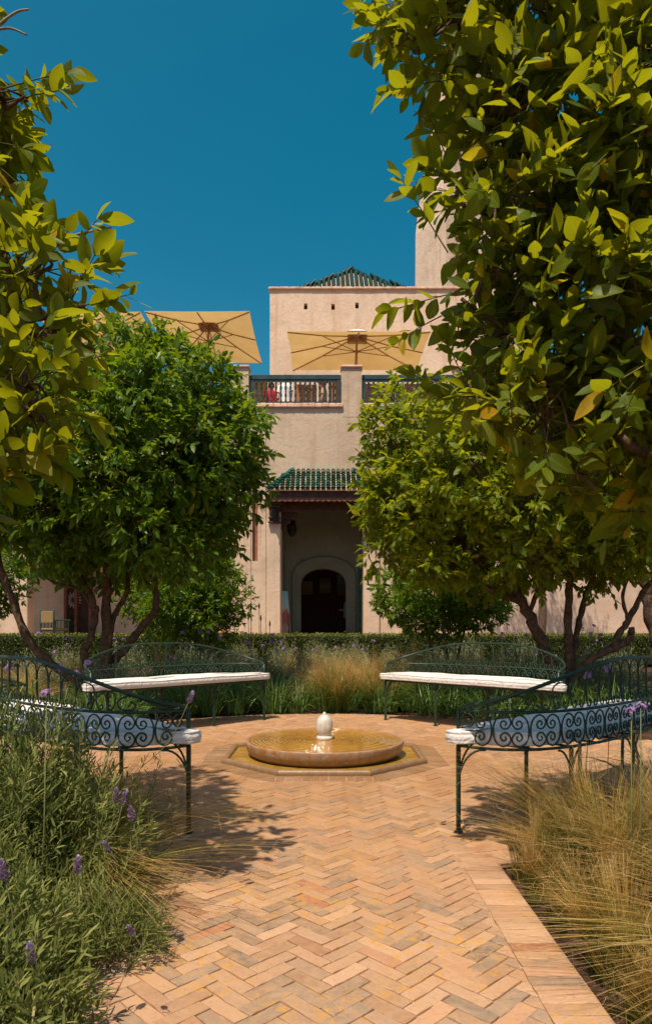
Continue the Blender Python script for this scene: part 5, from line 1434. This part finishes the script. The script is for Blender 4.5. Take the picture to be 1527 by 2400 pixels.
rG = np.random.default_rng(5)
def stipa(loc, n_, hgt, spread, label, group=None, lean=(0,0), rad=.09, width=.0028, awns=.18, seg=7):
    root = empty('feather_grass', loc); tag(root, label, 'grass clump', group)
    V, T, A, P = blades(n_, (0,0,0), rG, rad, hgt, spread, width, lean, seg, .30, 1.4, .55, .011, max(12, n_//34))
    tag(link('blades', tri_mesh('blades', V, T, A), M['stipa'], root), kind='stuff')
    na = int(n_*awns)                        # curly awns near the tips
    if na:
        j = rG.integers(0, n_, na*2); s0 = rG.integers(int(seg*.55), seg+1, len(j)); st = P[j, s0]
        stp = 5; dd = norm(rG.normal(size=(len(j),3))+norm(P[j, np.minimum(s0, seg)]-P[j, s0-1])*1.2); pts = [st]
        for q in range(stp):
            dd = norm(dd+rG.normal(size=dd.shape)*.45); pts.append(pts[-1]+dd*.018*(.6+.8*rG.random(len(j)))[:,None])
        Pp = np.stack(pts, 1); Pp[:,:,2] = np.maximum(Pp[:,:,2], .004); sd_ = norm(rG.normal(size=(len(j),3)))
        wd = width*.26; Lf = Pp-sd_[:,None,:]*wd/2; Rt = Pp+sd_[:,None,:]*wd/2
        V = np.stack([Lf,Rt],2).reshape(-1,3); k = np.arange(stp)*2; q = np.stack([np.stack([k,k+1,k+3],1), np.stack([k,k+3,k+2],1)],1).reshape(-1,3)
        T = (q[None]+(np.arange(len(j))*(stp+1)*2)[:,None,None]).reshape(-1,3); A = np.zeros((len(V),3)); A[:,1] = .86; A[:,2] = np.repeat(rG.random(len(j)), (stp+1)*2)
        tag(link('awns', tri_mesh('awns', V, T, A), M['stipa'], root), kind='stuff')
    return root
near_grass = [
 ((1.10,3.04), 1000, .52, .34, 'tall tawny feather grass clump against the bench legs on the right', (-.25,.0)),
 ((1.42,2.86), 900, .50, .36, 'tall tawny feather grass clump in the middle of the right bed', (-.1,0)),
 ((1.06,2.60), 1300, .54, .36, 'upright green based feather grass clump leaning over the path border on the right', (-.20,.05)),
 ((1.58,2.42), 1000, .54, .40, 'pale feathery grass clump cut by the right edge', (-.25,-.05)),
 ((1.26,1.86), 1700, .44, .48, 'pale drooping feather grass clump in the lower right corner', (-.40,-.05)),
 ((1.76,3.15), 800, .48, .32, 'feather grass clump at the right edge below the bench back', (-.2,0)),
 ((.86,2.78), 550, .30, .10, 'short green feather grass tuft at the corner of the right path border', (.1,-.1)),
 ((.88,1.60), 700, .28, .12, 'short feather grass tuft at the path border in the lower right', (.1,-.1)),
 ((.87,2.36), 650, .32, .11, 'small green feather grass tuft halfway along the right path border', (.05,-.1)),
 ((.88,2.02), 800, .34, .14, 'short feather grass clump spilling over the right path edge', (-.05,-.1)),
 ((.85,2.58), 420, .24, .09, 'tiny green feather grass tuft between the border tufts on the right', (.1,-.1)),
 ((.86,1.82), 500, .24, .09, 'tiny feather grass tuft low on the right path border', (.1,-.1)),
 ((1.26,2.36), 1100, .52, .38, 'feather grass clump in front of the tall tawny ones, right of the path', (-.2,-.0))]
for (xy, n_, h, s, lab, ln) in near_grass: stipa((*xy,-.03), n_, h, s, lab, 'feather grass clumps in the right foreground', ln, .11)
stipa((-.98,2.95,-.03), 1100, .52, .40, 'feather grass clump leaning over the path beside the left bench leg', 'feather grass clumps on the left', (.45,.0), .08)
stipa((-.92,2.60,-.03), 1000, .44, .44, 'feather grass clump sweeping onto the path behind the lavender', 'feather grass clumps on the left', (.5,-.05), .08)
stipa((-3.3,7.2,-.03), 900, .60, .4, 'blond feather grass behind the near left bench', None, (.2,0), .14, .003)
# blond grass drift between and behind the far benches
spots = [(.15,8.2),(.6,8.3),(1.05,8.9),(1.6,8.9),(2.05,8.7),(-.05,8.9),(.25,9.3),(.55,8.8),(.8,9.4),(.45,9.9),(1.1,9.8),(-.3,9.7),(1.5,9.6),(1.9,9.3),(.9,8.5),(2.3,9.8),(.15,8.45),(.65,10.4),(1.3,10.5),(-3.9,8.8),(-3.4,9.6),(-2.6,10.4),(3.4,9.9),(-.6,10.6),(2.9,10.6),(0,11.2),(-1.6,11.0)]
for (x, y) in spots:
    stipa((x,y,-.03), 560, .58+.16*rG.random(), .36, 'blond feather grass clump in the drift '+where(x, y), 'blond feather grasses behind the benches', (rG.normal()*.2, rG.normal()*.2), .16, .0042, .35, 6)
# strap leaved ground cover
def strap(name, label, spots, n_, hgt, spread, width, m_='leaf_strap'):
    parts = []
    for (x, y) in spots:
        V, T, A, _ = blades(n_, (x, y, -.03), rG, .13, hgt*(.8+.4*rG.random()), spread, width, (0,0), 6, .3, 2.2, .75, .01); parts.append((V, T, A))
    V, T, A = cat(parts); o = link(name, tri_mesh(name, V, T, A), M[m_]); tag(o, label, 'ground cover', kind='stuff'); return o
def ring_spots(n_, r0, r1, a0, a1, dmin=None):
    out = []
    for i in range(n_):
        a = R(a0+(a1-a0)*rG.random()); r = r0+(r1-r0)*rG.random(); x, y = FX+r*math.sin(a), FY+r*math.cos(a)
        if abs(y-FY) < .95 or (abs(x) < .95 and y < FY): continue
        out.append((x, y))
    return out
strap('strap_leaf_plants', 'dark green strappy leaves massed under and behind the far benches', ring_spots(190, 2.68, 4.6, -75, 75), 50, .50, .36, .012)
strap('strap_leaf_plants', 'green strappy leaves in the beds on both sides', ring_spots(40, 2.8, 4.4, 100, 150)+ring_spots(60, 2.8, 4.6, -150, -100), 45, .40, .32, .010)
strap('spiky_leaf_plant', 'dark spiky sword leaves under the right bench back', [(2.05,3.75),(2.3,4.0),(1.95,4.05),(2.45,3.6)], 42, .48, .34, .014)
# ---- lavender
rL = np.random.default_rng(21)
def lavender(loc, rx, ry, hgt, nst, label, group=None, m_='leaf_lavender', ll=.034, spikes=(), lw=.0060, per=36, name='lavender_bush', lean=(0,0)):
    root = empty(name, loc); tag(root, label, 'bush', group)
    a = rL.random(nst)*6.283; rad = np.sqrt(rL.random(nst)); 
    tip = np.stack([rx*rad*np.cos(a), ry*rad*np.sin(a), hgt*(np.sqrt(np.maximum(0,1-rad**2*.80)))*(.62+.50*rL.random(nst))], 1)
    if nst > 60:
        nc_ = nst//9; ci = rL.integers(0, nc_, nst); tip = tip[ci]*.72+tip*.28; tip[:,2] *= (.80+.34*rL.random(nst))
    tip[:,0] += lean[0]*tip[:,2]; tip[:,1] += lean[1]*tip[:,2]
    basep = np.stack([rx*.35*rad*np.cos(a), ry*.35*rad*np.sin(a), np.zeros(nst)], 1)
    st = tip-basep; bend = np.stack([np.cos(a), np.sin(a), np.zeros(nst)], 1)*.10*rad[:,None]
    f = np.tile((np.arange(per)+.5)/per, nst); i = np.repeat(np.arange(nst), per); f = .30+.70*f
    pos = basep[i]+st[i]*f[:,None]+bend[i]*np.sin(math.pi*f)[:,None]+rL.normal(size=(len(i),3))*.004
    ax = norm(st[i]+bend[i]*.0); e1 = norm(np.cross(ax, np.array([.3,.5,.1]))); e2 = np.cross(ax, e1); az = np.tile(np.arange(per), nst)*1.7+a[i]*5
    op = R(48)-R(30)*np.maximum(0,f-.8)/.2+R(12)*rL.normal(size=len(i))
    Y = norm(ax*np.cos(op)[:,None]+(e1*np.cos(az)[:,None]+e2*np.sin(az)[:,None])*np.sin(op)[:,None])
    Nn = norm(UP*.6+rL.normal(size=Y.shape)*.6+ax*.4); L = ll*(.6+.7*rL.random(len(i)))
    rnd = np.clip(rL.beta(2,2.2,len(i))*.75+.25*(f-.5)+.12*(rL.random(nst)[i]-.5), 0, .95); y_ = rL.random(len(i)) < .02; rnd[y_] = 1
    V, T, A = leaves_arrays(T_NAR, pos, Y, Nn, L, np.full(len(i), lw)*(.7+.6*rL.random(len(i))), rnd, .15*np.ones(len(i)))
    tag(link('foliage', tri_mesh('foliage', V, T, A), M[m_], root), kind='stuff')
    s_ = MB()
    for q in range(0, nst, 2): s_.tube([tuple(basep[q]), tuple(basep[q]+st[q]*.55+bend[q]), tuple(tip[q])], [.003,.002,.001], 3, False)
    tag(s_.build('stems', M['stem_green'], root, smooth=True), kind='stuff')
    for (p0, p1, sz) in spikes: spike(root, np.array(p0)-np.array(loc), np.array(p1)-np.array(loc), sz)
    return root
def spike(root, p0, p1, sz=1.0, sr=.0016, bendv=None):
    mid = (p0+p1)/2+(np.array([.02,.0,-.015]) if bendv is None else bendv)
    m_ = MB(); P = crom([p0, mid, p1], 6); m_.tube([tuple(p) for p in P], sr*sz, 5); st = m_.build('flower_stem', M['stem_green'], root, smooth=True)
    ax = norm(P[-1]-P[-3]); n_ = 46; f = np.arange(n_)/n_; az = np.arange(n_)*2.4
    e1 = norm(np.cross(ax, np.array([.2,.9,.1]))); e2 = np.cross(ax, e1); rr_ = .0062*sz*np.sin(math.pi*(.18+.80*f))
    pos = p1+ax*(f*.040*sz)[:,None]+(e1*np.cos(az)[:,None]+e2*np.sin(az)[:,None])*(rr_*.5)[:,None]
    Y = norm(ax*.75+(e1*np.cos(az)[:,None]+e2*np.sin(az)[:,None])*(.9-.7*f)[:,None]); Nn = norm(ax+rL.normal(size=Y.shape)*.3)
    rnd = np.clip(.25+.5*rL.random(n_)+.5*(f > .75), 0, 1)
    me = leaves_mesh('flower_head', T_NAR, pos, Y, Nn, np.full(n_,.0125*sz), np.full(n_,.0075*sz), rnd, np.full(n_,.1)); link('flower_head', me, M['lav_head'], st)
lavender((-1.10,2.42,-.03), .52, .46, .78, 520, 'big lavender bush in front of the near left bench', None, 'leaf_lavender', .043,
         [(W(330,1800,2.35), W(440,1650,2.35), 1.0), (W(215,1990,2.0), W(287,1888,2.0), 1.0), (W(215,1990,2.0), W(270,1880,2.0), .9), (W(300,2020,2.0), W(312,1925,2.0), 1.0), (W(255,2020,1.95), W(258,1994,1.95), .7), (W(80,1800,2.5), W(82,1735,2.5), .9)])
lavender((-.93,1.66,-.03), .40, .42, .56, 460, 'lavender bush in the lower left corner beside the path', None, 'leaf_lavender', .044,
         [(W(5,2230,1.5), W(14,2065,1.5), 1.0), (W(130,2150,1.62), W(182,2050,1.62), .95), (W(48,2370,1.42), W(78,2262,1.42), 1.0), (W(318,2230,1.7), W(316,2195,1.7), .7)])
lavender((-.76,1.46,-.03), .30, .28, .42, 260, 'low lavender bush at the bottom edge beside the path', None, 'leaf_lavender', .042)
lavender((-1.35,1.45,-.03), .42, .40, .40, 300, 'lavender bush cut by the left edge in the lower corner', None, 'leaf_lavender', .036)
lavender((-.70,2.12,-.03), .20, .24, .30, 130, 'small leggy lavender between the two big bushes and the path', None, 'leaf_lavender', .036, (), .0042, 30)
lavender((-.80,2.75,-.03), .10, .10, .62, 14, 'single upright lavender shoots beside the left bench leg', None, 'leaf_lavender', .030, (), .004, 26, lean=(.3,0))
# grey lavender clumps in the middle distance
gl = [(-.45,9.0),(-.9,9.6),(-1.5,9.3),(-2.0,9.8),(-2.9,9.3),(-1.2,10.8),(-.2,10.3),(.4,11.6),(1.2,11.6),(2.1,11.2),(3.0,11.0),(3.9,10.4),(4.6,11.0),(4.0,9.2),(-2.2,11.6),(-3.2,11.2),(-4.4,10.4),(-.7,12.2),(1.8,12.6),(3.4,12.8),(5.2,12.2),(-4.6,12.0),(-1.8,13.2),(0.2,13.4),(2.7,9.0),(3.3,9.1),(-.9,14.6),(.6,14.8),(2.4,14.4),(-2.6,14.8),(4.2,14.6),(-.15,15.8),(1.5,15.9),(-1.9,15.9),(3.3,16.0)]
for (x, y) in gl:
    lavender((x,y,-.03), .44, .44, .62+.26*rL.random(), 120, 'grey green lavender clump '+where(x, y), 'grey lavender clumps in the far bed', 'leaf_lavender_grey', .05, (), .010, 18)
# purple society garlic flowers
fl_me = {}
def umbel(seed, big):
    r_ = np.random.default_rng(seed); n_ = 16; d = norm(r_.normal(size=(n_,3))+np.array([0,0,.9])); parts = []
    for i in range(n_):
        c_ = d[i]*.026*(.7+.5*r_.random()); e1 = norm(np.cross(d[i], [.3,.1,.9])); e2 = np.cross(d[i], e1)
        az = np.arange(6)*math.pi/3+r_.random()*3; Y = norm(e1*np.cos(az)[:,None]+e2*np.sin(az)[:,None]+d[i]*.35)
        parts.append(leaves_arrays(T_NAR, np.repeat(c_[None],6,0), Y, np.repeat(d[i][None],6,0), np.full(6,.0125), np.full(6,.0055), r_.random(6), np.full(6,.2)))
        V, T, A, _ = blades(1, (0,0,0), r_, .0001, .02, .01, .0012, seg=2); V = V*0; 
    V, T, A = cat(parts); me = tri_mesh('flower_head', V, T, A); me.materials.append(M['purple']); return me
ums = [umbel(i, 1) for i in range(4)]
def garlic(top, hgt, label, group, scale=1.0, lean=(.02,.02)):
    root = empty('society_garlic', (top[0]-lean[0], top[1]-lean[1], -.03)); tag(root, label, 'flower', group)
    b = Vector((0,0,0)); e = Vector((lean[0], lean[1], top[2]+.03)); m_ = MB(); m_.tube([b, b.lerp(e,.5)+Vector((lean[0]*.3,0,0)), e], [.0022,.002,.0018], 5); m_.build('stem', M['stem_green'], root, smooth=True)
    o = link('flower_head', random.choice(ums), None, root); o.location = e; o.rotation_euler = (random.random()*.5, random.random()*.5, random.random()*6); o.scale = (scale,)*3
    return root
for px, py, d, lab in ((110,1628,2.15,'purple flower cluster low before the left bench cushion'), (204,1557,4.1,'purple flower above the near left bench rail'), (145,1570,4.0,'small purple flower behind the left bench rail'), (180,1582,4.2,'purple flower against the left bench arches'), (22,1568,3.8,'pale purple flower at the left edge behind the bench'),
                       (1500,1660,2.3,'purple flower cluster before the right bench at the edge of the picture'), (1375,1587,3.9,'purple flower above the right bench middle rail'), (1425,1570,4.0,'pale purple flower behind the right bench arches'), (1478,1668,2.35,'purple flower cluster drooping before the right bench scrolls'),
                       (1389,1468,8.8,'purple flower beside the lemon tree stems'), (1363,1476,8.8,'small purple flower just left of the stems limb')):
    garlic(W(px,py,d), 1, lab, 'purple flowers near the benches', .62 if d < 2.6 else .95)
r5 = np.random.default_rng(9)
for i in range(70):
    px = r5.choice([r5.uniform(20,520), r5.uniform(420,900), r5.uniform(1000,1500)]); d = r5.uniform(9.0,14.5); py = r5.uniform(1478,1545)
    q_ = W(px,py,d); garlic(q_, 1, 'small purple flower '+where(q_[0], q_[1]), 'purple flowers dotted through the far bed', 1.25)
# dark dry lavender stalks near the pavilion corner
for px, py, lab in ((588,1428,'tall dry flower stalk, left of the tallest pair, before the pavilion corner'),(607,1424,'tallest thin dry flower stalk before the pavilion corner'),(582,1450,'shorter leftmost dry flower stalk before the pavilion corner'),(611,1452,'short dry flower stalk just right of the tallest one'),(632,1465,'lone low dry flower stalk before the portico pillar')):
    p = W(px, py, 13.0); root = empty('dry_flower_stalk', (p[0], 13.0, -.03)); tag(root, lab, 'flower stalk', 'dry stalks before the pavilion corner')
    m_ = MB(); m_.tube([(0,0,0),(.01,0,p[2]*.5),(0,0,p[2])], .006, 5); m_.build('stem', M['twig'], root)
    m_ = MB(); m_.lathe([(.004,p[2]),(.016,p[2]+.03),(.016,p[2]+.07),(.004,p[2]+.12)], 6); m_.build('head', M['dark_wood'], root)
# ---- clipped hedge before the terrace
hd = empty('box_hedge', (0,18.0,-.03)); tag(hd, 'low clipped box hedge running across in front of the building', 'hedge')
m_ = MB(); m_.cbox(-13,13,-.36,.36,0,.80,.08); m_.build('inner_twigs', plain('hedge_dark',(.02,.03,.008),.9,.1,.4,9), hd)
n_ = 34000; side = rG.random(n_); P = np.stack([rG.uniform(-9.5,9.5,n_), np.where(side < .55, -.37+rG.normal(size=n_)*.02, rG.uniform(-.38,.38,n_)), np.where(side < .55, rG.uniform(.3,.83,n_), .82+rG.normal(size=n_)*.022)], 1)
me = leaves_mesh('foliage', T_DIA, P, rG.normal(size=(n_,3))+np.array([0,-.4,.6]), rG.normal(size=(n_,3))+np.array([0,-.4,.9]), np.full(n_,.045), np.full(n_,.030), np.clip(rG.random(n_)*.7+.35*(side >= .55),0,1), np.zeros(n_))
tag(link('foliage', me, M['leaf_box'], hd), kind='stuff')
# fallen dry leaves and a little rust-brown leaf by the bench foot
for (px, py, lab) in ((1086,1948,'curled brown dry leaf at the foot of the right bench leg'), (1030,1934,'dry brown twig scrap on the pavers left of the bench leg')):
    d = F/(py-HY); o = link('dry_leaf', leaves_mesh('dry_leaf', T_BIG, np.array([[0,0,.004]]), np.array([[1.0,.3,.05]]), np.array([[0,0,1.0]]), np.array([.04]), np.array([.018]), np.array([.5]), np.array([-.3])), M['rust'])
    o.location = ((px-CX)/F*d, d, .001); tag(o, lab, 'leaf')
